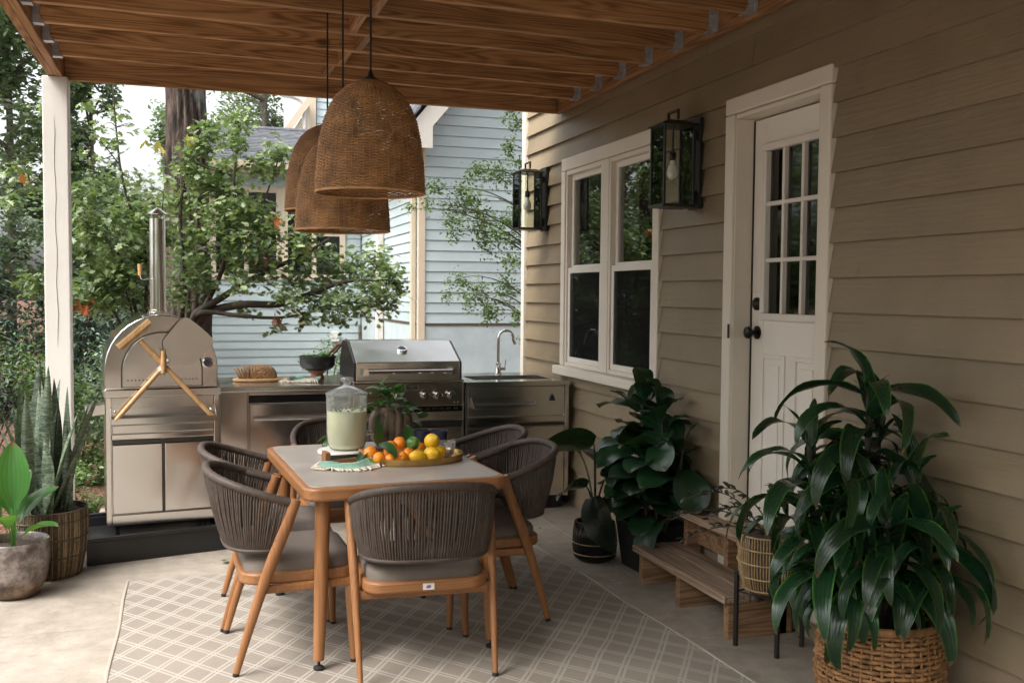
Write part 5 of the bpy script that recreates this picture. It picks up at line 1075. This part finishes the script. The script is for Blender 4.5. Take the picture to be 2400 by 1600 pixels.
for x,y,lab in ((1.085,4.80,'left of two small navy cups behind the fruit'),(1.165,4.77,'right of two small navy cups behind the fruit')):
    t = thing('navy_cup', lab, 'cup', (x,y,TZ), 0, 'navy cups behind the fruit tray'); b = MB(); b.lathe([(.030,0),(.038,.01),(.042,.05),(.043,.082),(.040,.082),(.038,.05),(.032,.012),(.0,.01)], 28, cap1=False); part('cup', b, M['navy_glaze'], t, True, 50)
# ================================================================ ON THE COUNTER
CZ = .903
bb = thing('bread_board', 'oval wooden board under the seeded bread loaf', 'board', (.425,6.82,CZ)); b = MB(); b.lathe([(.135,0),(.150,.006),(.152,.016),(.146,.020)], 40, sx=1.08, sy=.62); b.box(.13,.19,-.02,.02,.004,.016); part('board', b, M['board_wood'], bb, True, 40)
ld = thing('bread_loaf', 'brown seeded bread loaf partly sliced on the wooden board', 'bread', (.425,6.82,CZ+.0205)); 
def loafsec(mb, x0, x1, s0, s1, n=18):
    def ring(x, s): return [(x, .058*s*math.cos(PI*j/n), max(.0, .088*s*math.sin(PI*j/n)**.75)) for j in range(n+1)]
    k = n+1; vs = ring(x0, s0)+ring(x1, s1); mb.add(vs, [(j, j+1, k+j+1, k+j) for j in range(n)]+[tuple(range(k-1,-1,-1)), tuple(range(k,2*k)), (0,k,2*k-1,k-1)])
b = MB(); xs = [-.055,-.03,.0,.03,.06,.085,.105,.118,.124]; ss = [.98,1,1.01,1.0,.96,.88,.72,.48,.2]; n = 18; k = n+1; vs = []
for x, s in zip(xs, ss): vs += [(x, .058*s*math.cos(PI*j/n)*(1+.02*math.sin(x*90)), max(0, .088*s*math.sin(PI*j/n)**.75)) for j in range(k)]
b.add(vs, [(i*k+j, i*k+j+1, (i+1)*k+j+1, (i+1)*k+j) for i in range(len(xs)-1) for j in range(n)]+[tuple(range(k-1,-1,-1))]+[(i*k, (i+1)*k, (i+1)*k+n, i*k+n) for i in range(len(xs)-1)]); part('crust', b, M['bread_crust'], ld, True, 60)
for i in range(5):
    h = .97-.045*i; tl = R(5+6*i); m_ = MB(); loafsec(m_, -.006, .006, h, h); sl2 = part('slice', m_, M['crumb'], ld, loc=(-.0635-.0135*i,0,.001), rot=(0,-tl,0))
    m_ = MB(); n = 18; m_.tube([(0, .058*h*math.cos(PI*j/n), max(.001,.088*h*math.sin(PI*j/n)**.75)) for j in range(n+1)], .0062, 6); part('crust', m_, M['bread_crust'], sl2, True)
cloth('napkin', 'teal and cream fringed napkin lying on the counter between bread and bowl', (.20,.10), (.70,6.70,CZ), R(5), .004, None, 9, .02)
bo = thing('salad_bowl', 'black footed salad bowl with a brown wooden base on the counter', 'bowl', (.835,6.98,CZ))
b = MB(); b.lathe([(.050,0),(.040,.03),(.060,.050),(.085,.058)], 36, cap1=False); part('base', b, M['bowl_wood'], bo, True, 40)
b = MB(); b.lathe([(.070,.0575),(.105,.070),(.120,.090),(.122,.155),(.116,.155),(.113,.095),(.09,.075),(.0,.07)], 40, cap0=False, cap1=False); part('bowl', b, M['bowl_black'], bo, True, 40)
for i, (x1, z1) in enumerate(((.155,.235),(.21,.265))):
    b = MB(); y = -.02+.04*i; b.tube([(.0+.03*i,y,.11),(.07+.04*i,y,.16),(x1-.02,y,z1-.008),(x1,y,z1)], [.009,.008,.010,.009], 10); sv = thing('salad_server', 'shorter brown wooden salad server standing in the black bowl' if i == 0 else 'longer brown wooden salad server standing in the black bowl', 'utensil', (.835,6.98,CZ), 0, 'wooden salad servers'); part('handle', b, M['server_wood'], sv, True)
sg = thing('salad_greens', 'leafy salad greens heaped in the black bowl', 'salad', (.835,6.98,CZ+.14)); 
for i in range(46): leaf_obj(pm[i % 2] if i % 5 else tl_m[0], sg, (random.uniform(-.08,.08),random.uniform(-.08,.08),random.uniform(-.01,.012)), random.uniform(0,6.28), random.uniform(-.5,.5), 0, random.uniform(.5,.8))
OAKC=[(0.20,9.32,2.95,0.11),(0.36,9.22,2.83,0.13),(0.43,9.43,3.05,0.12),(0.57,9.26,2.60,0.11),(0.75,9.20,2.73,0.13),(0.73,9.43,2.61,0.10),(0.29,9.79,2.63,0.14),(0.13,9.71,2.49,0.16),(0.36,9.69,2.46,0.14),(0.42,9.31,2.27,0.15),(0.58,9.53,2.22,0.16),(0.20,9.34,2.12,0.17),(0.71,9.27,2.05,0.17),(0.90,9.22,1.98,0.17),(0.42,9.30,1.97,0.17),(1.16,9.80,1.89,0.17),(0.59,9.73,1.83,0.18),(0.28,9.71,1.83,0.16),(0.13,9.71,1.59,0.18),(0.41,9.29,1.59,0.15),(0.72,9.37,1.67,0.16),(0.97,9.59,1.68,0.16),(1.22,9.66,1.64,0.18),(1.48,9.75,1.73,0.19),(1.73,9.77,1.82,0.17),(1.56,9.21,1.60,0.16),(1.83,9.57,1.69,0.12),(1.92,9.62,1.56,0.10),(1.77,9.50,1.44,0.14),(1.33,9.27,1.44,0.18),(1.12,9.48,1.40,0.16),(0.86,9.21,1.44,0.14),(1.62,9.80,1.35,0.13),(1.36,9.76,1.23,0.10),(0.77,9.53,1.19,0.07),(1.03,9.36,1.24,0.08),(0.51,9.79,1.35,0.08),(-0.02,9.55,1.66,0.16),(-0.06,9.77,1.98,0.16),(-0.09,9.74,2.29,0.14),(-0.05,9.51,2.58,0.13),(0.09,9.44,2.81,0.13),(-0.17,9.57,1.46,0.14)]
SAPC=[(-0.40,8.95,1.75,0.14),(-0.52,8.76,1.64,0.16),(-0.72,8.86,1.64,0.14),(-0.68,9.22,1.94,0.16),(-0.77,8.68,2.04,0.14),(-0.80,8.68,2.28,0.10),(-0.54,9.09,2.15,0.13),(-0.39,8.85,2.07,0.14),(-0.33,9.02,2.37,0.11),(-0.49,8.98,2.43,0.11),(-0.55,8.89,2.73,0.11),(-0.59,9.35,3.01,0.09),(-0.45,8.79,2.86,0.05),(-0.68,8.94,2.84,0.09),(-0.75,8.79,3.01,0.09),(-0.65,9.09,2.72,0.05),(-0.74,8.84,2.54,0.09),(-0.85,8.90,1.85,0.14),(-0.23,9.17,1.95,0.11),(-0.66,8.87,1.46,0.14),(-0.40,9.04,1.43,0.13),(-0.83,9.28,1.42,0.15),(-0.48,8.72,1.92,0.12),(-0.87,8.69,1.46,0.12),(-0.20,8.81,2.42,0.07),(-1.27,9.19,2.38,0.11),(-1.35,9.08,2.47,0.11),(-1.13,8.82,2.96,0.07),(-1.22,8.88,1.56,0.10),(-1.34,8.77,2.20,0.07)]
CRAPEC=[(3.33,10.37,3.34,0.12),(3.18,10.03,3.05,0.11),(3.47,10.56,2.95,0.09),(3.05,10.72,2.86,0.17),(3.31,10.76,2.78,0.19),(2.91,10.59,2.56,0.19),(2.62,10.77,2.66,0.12),(2.30,10.01,2.40,0.09),(2.17,10.23,2.37,0.07),(2.77,10.77,2.38,0.19),(3.02,10.62,2.29,0.21),(3.23,10.33,2.27,0.21),(3.16,10.75,2.11,0.17),(2.70,10.50,2.18,0.12),(3.43,10.65,2.06,0.14),(3.35,10.23,1.81,0.12),(3.18,10.15,1.85,0.07),(2.76,10.36,1.67,0.14),(2.56,10.11,1.48,0.08),(2.99,10.31,1.49,0.18),(3.42,10.77,1.54,0.19),(3.12,10.27,1.31,0.16),(2.76,10.01,1.44,0.11),(3.29,10.04,1.27,0.09),(3.39,10.14,0.99,0.07),(3.41,10.63,3.52,0.07)]
# ================================================================ TREES AND SHRUBS
def tmpl(kind):
    if kind == 'simple': return np.array([(0,0,0),(.26,.45,.05),(0,1,-.04),(-.26,.45,.05)], float), [(0,1,2),(0,2,3)]
    if kind == 'slim': return np.array([(0,0,0),(.17,.42,.03),(0,1,-.06),(-.17,.42,.03)], float), [(0,1,2),(0,2,3)]
    h = [(0,0),(.05,.16),(.24,.20),(.13,.34),(.40,.50),(.19,.56),(.30,.80),(.11,.78),(0,1)]
    V = [(x,y,.10*abs(x)-.15*(y-.4)**2) for x,y in h]+[(-x,y,.10*abs(x)-.15*(y-.4)**2) for x,y in h[1:-1]]; n = len(h)
    return np.array(V, float), [(0,1,8),(1,2,3),(1,3,8),(3,4,5),(3,5,8),(5,6,7),(5,7,8)]+[(0,8,9),(9,11,10),(9,8,11),(11,13,12),(11,8,13),(13,15,14),(13,8,15)]
def leaves(name, P, size, kind, mat, parent, up=.55, droop=.0, sj=.35, off=Vector((0,0,0)), seed=1):
    g = np.random.default_rng(seed); T, F = tmpl(kind); n = len(P); az = g.uniform(0, 2*PI, n); d = np.c_[np.cos(az), np.sin(az), g.normal(-droop, .45, n)]; d /= np.linalg.norm(d, axis=1)[:,None]
    u = g.normal(0, 1, (n,3)); u[:,2] = np.abs(u[:,2])+up*2; u -= d*(u*d).sum(1)[:,None]; u /= np.linalg.norm(u, axis=1)[:,None]; x = np.cross(d, u); s = size*g.uniform(1-sj, 1+sj, n)
    V = P[:,None,:]+s[:,None,None]*(T[None,:,0,None]*x[:,None,:]+T[None,:,1,None]*d[:,None,:]+T[None,:,2,None]*u[:,None,:])
    Fa = np.array(F); m = len(T); FF = (Fa[None]+(np.arange(n)*m)[:,None,None]).reshape(-1,3); V = V.reshape(-1,3)-np.array(off)
    return link(name, np_mesh(name, V, FF, mat, False), parent)
def cloud(balls, n, seed, k=5, tight=.42):
    """points in clumps inside the given (x,y,z,r) balls or (x,y,z,rx,ry,rz) ellipsoids; gaps between the clumps"""
    g = np.random.default_rng(seed); vol = np.array([b_[3]**2 for b_ in balls]); out = []
    for b_, q in zip(balls, vol/vol.sum()):
        r = np.array(b_[3:6] if len(b_) >= 6 else (b_[3],)*3); m = max(4, int(n*q)); c = g.normal(0, 1, (k,3)); c /= np.linalg.norm(c, axis=1)[:,None]; c *= g.uniform(.25,.95,(k,1))
        out.append(np.array(b_[:3])+(c[g.integers(0,k,m)]+g.normal(0, tight*.6, (m,3)))*r)
    return np.concatenate(out)
def twigs(mb, root, balls, r0, seed, frac=1.0):
    g = random.Random(seed)
    for b_ in balls:
        if g.random() > frac: continue
        e = Vector(b_[:3]); m_ = (root+e)/2+Vector((g.uniform(-.08,.08), g.uniform(-.08,.08), g.uniform(-.05,.12))); mb.tube(bez(root, m_, e, 6), [r0*(1-.13*i) for i in range(7)], 5, False)
# ---- big oak: furrowed trunk, low spreading limbs over the fence of the counter
OX, OY = -.04, 10.6
oak = thing('oak_tree', 'large oak with a furrowed trunk and low leafy limbs behind the pizza oven', 'tree', (OX,OY,-.1))
mb = MB(); n = 72; g = np.random.default_rng(4); ph1 = g.uniform(0,6.28,9); rows = 90; vs = []
for i in range(rows+1):
    z = -.1+9.0*i/rows; base = .205+.14*math.exp(-max(0,z)*1.6)-.006*z
    for j in range(n):
        a = 2*PI*j/n; rdg = .020*math.sin(17*a+1.3*math.sin(z*2.1+ph1[0])+ph1[1])+.010*math.sin(21*a+1.7*math.sin(z*3.3+ph1[2]))+.006*math.sin(34*a+z*2+math.sin(z*7))
        r = base+rdg*(.8+.4*math.sin(z*5+a*2)); vs.append((OX+r*math.cos(a)+.02*math.sin(z*.8), OY+r*math.sin(a), z))
mb.add(vs, [(i*n+j, i*n+(j+1) % n, (i+1)*n+(j+1) % n, (i+1)*n+j) for i in range(rows) for j in range(n)]); part('trunk', mb, M['bark'], oak, True, None, world=True)
LIMB = [[(OX+.05,OY-.1,1.1),(.05,9.95,1.28),(.25,9.7,1.42),(.55,9.55,1.62),(.97,9.5,1.83),(1.25,9.5,2.0)],[(OX+.08,OY-.1,1.0),(.12,9.95,1.27),(.45,9.6,1.375),(.78,9.5,1.38),(1.05,9.5,1.475),(1.40,9.45,1.60),(1.75,9.45,1.62)],[(OX,OY-.15,1.15),(.10,9.8,1.30),(.40,9.5,1.28),(.8,9.45,1.26),(1.3,9.5,1.36)],[(OX+.1,OY-.15,1.2),(.28,9.6,1.7),(.36,9.4,2.3),(.43,9.4,3.0)],[(OX-.05,OY-.2,1.2),(-.05,9.8,1.6),(-.08,9.6,2.3),(.1,9.5,2.9)],[(OX+.1,OY-.15,1.9),(.5,9.6,2.05),(.75,9.4,2.6)]]
for i, P in enumerate(LIMB):
    b = MB(); Q = cat_rom(P,5); r0 = (.045,.05,.03,.028,.028,.022)[i]; b.tube(Q, [r0*(1-.75*j/(len(Q)-1)) for j in range(len(Q))], 8); part('limb', b, M['twig_bark'], oak, True, None, world=True)
b = MB(); allp = [Vector(p) for P in LIMB for p in cat_rom(P,5)]; 
for b_ in OAKC:
    e = Vector(b_[:3]); q = min(allp, key=lambda p: (p-e).length); twigs(b, q, [b_]*2, .008, int(b_[0]*1000) % 97)
stuff(part('twigs', b, M['twig_bark'], oak, True, None, world=True))
P = cloud(OAKC, 4600, 5, 8, .62); leaves('foliage', P, .068, 'oak', M['leaf_oak'], oak, .5, .35, off=Vector((OX,OY,-.1)), seed=2)['kind'] = 'stuff'
pale = [c for c in OAKC if c[2] > 1.9 or c[0] > 1.6]; P = cloud(pale, 1900, 6, 8, .62); leaves('pale_foliage', P, .066, 'oak', M['leaf_oak_pale'], oak, .5, .35, off=Vector((OX,OY,-.1)), seed=3)['kind'] = 'stuff'
UPC = [(OX+q[0], OY+q[1], q[2], 1.0, .9, .7) for q in ((.5,-.2,6.6),(1.6,-.4,6.9),(2.6,.2,7.2),(1.2,.9,7.6),(-.9,.2,7.0),(2.0,-1.1,6.5),(.4,-1.2,7.3),(3.2,-.7,7.0))]  # out-of-view upper crown, added to dull the sky reflection on the hood
b = MB()
for q in UPC: b.tube(bez((OX,OY,5.2), ((OX+q[0])/2,(OY+q[1])/2,6.2), q[:3], 8), [.07-.0075*i for i in range(9)], 6, False)
stuff(part('limb', b, M['bark_dark'], oak, True, None, world=True)); P = cloud(UPC, 5200, 27, 9, .45); leaves('unseen_upper_foliage', P, .13, 'oak', M['leaf_oak'], oak, .5, .2, off=Vector((OX,OY,-.1)), seed=28)['kind'] = 'stuff'
# leaves one can pick apart on the limb ends
T, F = tmpl('oak'); mv = MB(); mv.add([tuple(p) for p in T], F); LM = [mv.mesh('leaf', M[m_]) for m_ in ('leaf_oak','leaf_oak','leaf_oak_pale')]; LR = mv.mesh('leaf', M['leaf_red']); LB = mv.mesh('leaf', M['leaf_brown']); LY_ = mv.mesh('leaf', M['leaf_yellow'])
g = random.Random(12); pts = cloud(OAKC, 215, 8, 5, .7)
for p in pts:
    o = link('leaf', g.choice(LM), oak, (p[0]-OX, p[1]-OY-.12, p[2]+.1), (g.uniform(-1.1,.3), g.uniform(-.6,.6), g.uniform(0,6.28))); o.scale = (g.uniform(.075,.105),)*3
for (c, me, k_) in (((.72,9.2,2.14),LR,6),((.62,9.3,1.83),LB,6),((.75,9.3,1.30),LB,7),((.98,9.3,1.27),LB,8),((1.0,9.3,1.98),LY_,6),((-.02,9.3,2.86),LY_,6)):
    for i in range(k_):
        o = link('dead_leaf', me, oak, (c[0]-OX+g.uniform(-.05,.05), c[1]-OY+g.uniform(-.05,.05), c[2]+.1+g.uniform(-.06,.06)), (g.uniform(-1.6,-.6), g.uniform(-.6,.6), g.uniform(0,6.28))); o.scale = (g.uniform(.07,.11),)*3; o['label'] = 'dry rust coloured oak leaf' if me is not LY_ else 'yellowed oak leaf'
# ---- young oak in front of it, thin stems against the sky
sap = thing('young_oak', 'slender young oak with thin stems and lobed leaves between the white post and the chimney', 'tree', (-.36,9.0,-.1))
b = MB(); ST = [[(-.36,9.0,-.1),(-.37,9.0,.8),(-.36,9.0,1.75),(-.45,9.0,2.1),(-.54,8.95,2.45),(-.58,8.95,2.85),(-.60,8.95,3.2)],[(-.37,9.0,1.0),(-.55,9.0,1.75),(-.78,8.9,2.05),(-.85,8.85,2.2)],[(-.36,9.0,.6),(-.6,8.95,1.3),(-.85,8.9,1.5),(-1.15,8.85,1.56),(-1.3,8.8,1.8)],[(-.36,9.0,1.5),(-.25,9.0,2.0),(-.20,8.9,2.4)],[(-.56,8.95,2.55),(-.68,8.95,2.7),(-.75,8.9,2.75)],[(-.36,9.0,.9),(-.7,9.0,2.0),(-1.2,9.0,2.4),(-1.35,9.0,2.5)]]
for i, P in enumerate(ST): Q = cat_rom(P,5); r0 = (.022,.014,.014,.010,.006,.009)[i]; b.tube(Q, [r0*(1-.8*j/(len(Q)-1)) for j in range(len(Q))], 7)
part('trunk', b, M['twig_bark'], sap, True, None, world=True)
b = MB(); allp = [Vector(p) for P in ST for p in cat_rom(P,5)]
for b_ in SAPC:
    e = Vector(b_[:3]); q = min(allp, key=lambda p: (p-e).length); twigs(b, q, [b_]*2, .005, int(abs(b_[0])*1000) % 97)
stuff(part('twigs', b, M['twig_bark'], sap, True, None, world=True))
low = [c for c in SAPC if c[2] < 2.3]; P = cloud(low, 2300, 15, 8, .62); leaves('foliage', P, .068, 'oak', M['leaf_oak'], sap, .5, .35, off=Vector((-.36,9.0,-.1)), seed=7)['kind'] = 'stuff'
P = cloud(SAPC, 950, 16, 8, .62); leaves('pale_foliage', P, .066, 'oak', M['leaf_oak_pale'], sap, .5, .35, off=Vector((-.36,9.0,-.1)), seed=8)['kind'] = 'stuff'
pts = cloud(SAPC, 90, 18, 5, .7)
for p in pts:
    o = link('leaf', g.choice(LM), sap, (p[0]+.36, p[1]-9.1, p[2]+.1), (g.uniform(-1.1,.3), g.uniform(-.6,.6), g.uniform(0,6.28))); o.scale = (g.uniform(.075,.11),)*3
for (c, me, k_) in (((-.83,8.6,1.40),LR,8),((-1.2,8.6,2.44),LR,1),((-.31,8.7,2.70),LY_,5)):
    for i in range(k_):
        o = link('dead_leaf', me, sap, (c[0]+.36+g.uniform(-.09,.09), c[1]-9.0+g.uniform(-.05,.05), c[2]+.1+g.uniform(-.04,.04)), (g.uniform(-1.6,-.6), g.uniform(-.6,.6), g.uniform(0,6.28))); o.scale = (g.uniform(.07,.11),)*3; o['label'] = 'rust red oak leaf' if me is LR else 'yellowed oak leaf'
# ---- fine leaved tree leaning out from behind our house corner
cr = thing('fine_leaved_tree', 'airy small leaved tree leaning out from behind the tan house against the blue siding', 'tree', (3.75,10.5,-.1))
b = MB(); b.tube(cat_rom([(3.75,10.5,-.1),(3.72,10.5,1.2),(3.78,10.5,2.6),(3.9,10.5,4.2)],5), [.06-.0025*i for i in range(16)], 8); part('trunk', b, M['twig_bark'], cr, True, None, world=True)
b = MB()
for b_ in CRAPEC:
    e = Vector(b_[:3]); rz = Vector((3.74,10.5,max(.6,min(3.6,e.z-.25-.15*(3.7-e.x))))); b.tube(bez(rz, ((rz.x+e.x)/2,(rz.y+e.y)/2,e.z+.10), e, 8), [.011-.0011*i for i in range(9)], 5, False)
stuff(part('limb', b, M['twig_bark'], cr, True, None, world=True))
P = cloud(CRAPEC, 5200, 25, 7, .5); leaves('foliage', P, .043, 'simple', M['leaf_fine'], cr, .4, .3, off=Vector((3.75,10.5,-.1)), seed=9)['kind'] = 'stuff'
# ---- background trees
def tree(name, lab, base, balls, n, size, mat, kind='simple', tr=.14, up=.5, droop=.2, seed=1, group='trees beyond the patio', k=9, tight=.40):
    t = thing(name, lab, 'tree', base, 0, group); b = MB(); top = max(b_[2] for b_ in balls); bx, by, bz = base
    b.tube(cat_rom([(bx,by,bz-.3),(bx+.05,by,bz+(top-bz)*.4),(bx-.05,by,top)],6), [tr*(1-.75*i/12) for i in range(13)], 9)
    part('trunk', b, M['bark_dark'], t, True, None, world=True); b = MB()
    for b_ in balls: rz = Vector((bx, by, max(bz+.3, b_[2]-.5))); b.tube(bez(rz, ((bx+b_[0])/2,(by+b_[1])/2,b_[2]-.1), b_[:3], 6), [tr*.45*(1-.14*i) for i in range(7)], 6, False)
    stuff(part('limb', b, M['bark_dark'], t, True, None, world=True))
    P = cloud(balls, n, seed, k, tight); leaves('crown', P, size, kind, M[mat], t, up, droop, off=Vector(base), seed=seed+50)['kind'] = 'stuff'; return t
def blobs(c, r, n, seed, rr=(.35,.6)):
    g = random.Random(seed); out = []
    for i in range(n):
        a, q, z = g.uniform(0,6.28), math.sqrt(g.random()), g.uniform(-1,1); w_ = math.sqrt(max(.05,1-z*z)); s = g.uniform(*rr); out.append((c[0]+r[0]*q*w_*math.cos(a), c[1]+r[1]*q*w_*math.sin(a), c[2]+r[2]*z, s*min(r[0],1.6), s*min(r[1],1.6), s*min(r[2],1.6)*.8))
    return out
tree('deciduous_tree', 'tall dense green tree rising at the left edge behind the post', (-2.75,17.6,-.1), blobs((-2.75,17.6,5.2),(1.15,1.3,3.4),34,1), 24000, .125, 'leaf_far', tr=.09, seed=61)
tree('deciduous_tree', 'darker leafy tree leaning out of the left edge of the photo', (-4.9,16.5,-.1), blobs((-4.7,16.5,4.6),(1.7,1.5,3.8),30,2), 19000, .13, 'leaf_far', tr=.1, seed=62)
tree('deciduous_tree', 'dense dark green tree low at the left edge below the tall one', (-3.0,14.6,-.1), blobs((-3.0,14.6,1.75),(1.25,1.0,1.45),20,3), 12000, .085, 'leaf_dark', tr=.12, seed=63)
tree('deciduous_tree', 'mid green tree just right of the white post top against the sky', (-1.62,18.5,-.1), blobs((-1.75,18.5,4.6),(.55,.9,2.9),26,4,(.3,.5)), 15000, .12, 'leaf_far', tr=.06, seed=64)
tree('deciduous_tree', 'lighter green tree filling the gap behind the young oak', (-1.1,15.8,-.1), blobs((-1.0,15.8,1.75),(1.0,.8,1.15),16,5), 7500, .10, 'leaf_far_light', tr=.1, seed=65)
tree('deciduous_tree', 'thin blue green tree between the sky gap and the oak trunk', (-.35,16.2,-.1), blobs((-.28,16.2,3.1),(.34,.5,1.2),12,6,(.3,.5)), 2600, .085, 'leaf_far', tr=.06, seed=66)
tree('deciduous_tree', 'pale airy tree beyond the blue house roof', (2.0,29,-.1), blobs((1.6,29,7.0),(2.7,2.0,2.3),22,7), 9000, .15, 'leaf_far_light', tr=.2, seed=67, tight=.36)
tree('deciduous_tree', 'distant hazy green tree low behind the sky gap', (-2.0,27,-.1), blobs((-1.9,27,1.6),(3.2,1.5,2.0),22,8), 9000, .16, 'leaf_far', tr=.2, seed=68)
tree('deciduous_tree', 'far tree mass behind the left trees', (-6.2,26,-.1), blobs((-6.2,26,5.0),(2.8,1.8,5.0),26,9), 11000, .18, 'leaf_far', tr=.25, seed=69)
t = link('sky_block_woods', None); t['kind'] = 'stuff'; P = np.concatenate([cloud(blobs((-11,-4,4.2),(1.5,10,4.8),80,31,(.7,1.1)), 25000, 91, 9, .45), cloud(blobs((-2,-10.5,4.0),(11,1.6,4.8),90,32,(.7,1.1)), 26000, 93, 9, .45)]); leaves('sky_block_crown', P, .26, 'simple', M['leaf_far'], t, .5, .2, seed=92)['kind'] = 'stuff'  # unseen leaf banks added to hold low sky light off the wall
# hemlocks: tiers of drooping dark sprays
def hemlock(base, h, r, lab, seed, n=7500):
    t = thing('hemlock_tree', lab, 'tree', base, 0, 'dark evergreens behind the pizza oven'); bx, by, bz = base; g = np.random.default_rng(seed)
    b = MB(); b.tube([(bx,by,bz-.2),(bx,by,bz+h)], [.07,.01], 8); part('trunk', b, M['bark_dark'], t, True, None, world=True)
    b = MB(); Ps = []
    for i in range(64):
        q = i/64; z = bz+h*(.05+.93*q); L = r*(1-q)**.8*g.uniform(.75,1.1)+.08; a = i*2.4+g.uniform(-.3,.3); e = Vector((bx+L*math.cos(a), by+L*math.sin(a), z-.22*L)); Q = bez((bx,by,z), (bx+L*.5*math.cos(a),by+L*.5*math.sin(a),z+.05*L), e, 8); b.tube(Q, [.012-.0012*k_ for k_ in range(9)], 4, False)
        m_ = int(n/64*(.4+1.2*(1-q))); s = g.uniform(.15,1,m_); wd = .26*L*(1-s*.6); px = bx+L*s*np.cos(a)-np.sin(a)*g.normal(0,1,m_)*wd; py = by+L*s*np.sin(a)+np.cos(a)*g.normal(0,1,m_)*wd; Ps.append(np.c_[px, py, z-.22*L*s*s+.02-np.abs(g.normal(0,.03,m_))])
    stuff(part('limb', b, M['bark_dark'], t, True, None, world=True)); leaves('crown', np.concatenate(Ps), .075, 'slim', M['leaf_hemlock'], t, 1.2, .35, off=Vector(base), seed=seed)['kind'] = 'stuff'
hemlock((-1.5,14.2,-.1), 2.5, .95, 'dark hemlock just right of the white post', 71)
hemlock((-.62,13.6,-.1), 2.1, .85, 'dark hemlock directly behind the pizza oven dome', 72)
hemlock((-2.35,13.4,-.1), 2.1, .9, 'dark hemlock at the left edge behind the tall banded plant', 73)
hemlock((-1.15,12.2,-.1), 1.35, .8, 'low dark hemlock behind the oven side handle', 74, 6000)
# shrubs
def shrub(lab, base, balls, n, size, mat, seed, kind='simple', group='shrubs in the mulch bed'):
    t = thing('shrub', lab, 'shrub', base, 0, group); b = MB()
    for b_ in balls: b.tube(bez(base, ((base[0]+b_[0])/2,(base[1]+b_[1])/2,b_[2]), b_[:3], 5), [.008-.001*i for i in range(6)], 5, False)
    part('stem', b, M['twig_bark'], t, True, None, world=True); P = cloud(balls, n, seed, 8, .5); P[:,2] = np.maximum(P[:,2], -.06); leaves('foliage', P, size, kind, M[mat], t, .6, 0, off=Vector(base), seed=seed)['kind'] = 'stuff'
shrub('light green small leaved shrub behind the banded plant at the left edge', (-1.55,8.6,-.08), blobs((-1.55,8.6,.55),(.5,.4,.5),14,11), 4200, .036, 'leaf_shrub', 81)
shrub('small leaved green shrub between the white post and the oven cart', (-.86,8.6,-.08), blobs((-.86,8.6,.42),(.30,.35,.46),12,12), 3600, .036, 'leaf_shrub', 82)
shrub('low green shrub growing in the red mulch left of the oven cart', (-.80,7.5,-.08), blobs((-.80,7.5,.12),(.22,.2,.2),8,13), 1300, .036, 'leaf_shrub', 83)
shrub('dark shrub in shade behind the glazed pot', (-2.2,9.6,-.08), blobs((-2.2,9.6,.6),(.7,.5,.6),14,14), 4200, .05, 'leaf_dark', 84)
shrub('leafy bush peeking over the counter behind the salad bowl', (1.15,9.0,-.08), blobs((1.15,8.95,.80),(.22,.25,.26),10,15), 1500, .042, 'leaf_shrub', 85, 'slim')
shrub('dark bush behind the oven at the foot of the hemlocks', (-.75,11.0,-.08), blobs((-.75,11.0,.35),(.6,.4,.45),12,16), 3600, .05, 'leaf_dark', 86)
# leaf litter on the patio
for x, y, me, lab, s in ((.18,5.70,LM[0],'fallen green oak leaf on the concrete by the black tray',.085),(2.01,5.61,LB,'curled brown leaf on the concrete near the far rug corner',.04),(2.10,5.9,LB,'tiny brown leaf beside the sink cabinet toe kick',.028),(-.35,5.0,LB,'tiny brown leaf on the concrete left of the rug',.02)):
    o = link('fallen_leaf', me, None, (x,y,.012), (.15,.1,random.uniform(0,6))); o.scale = (s,)*3; tag(o, lab, 'leaf')
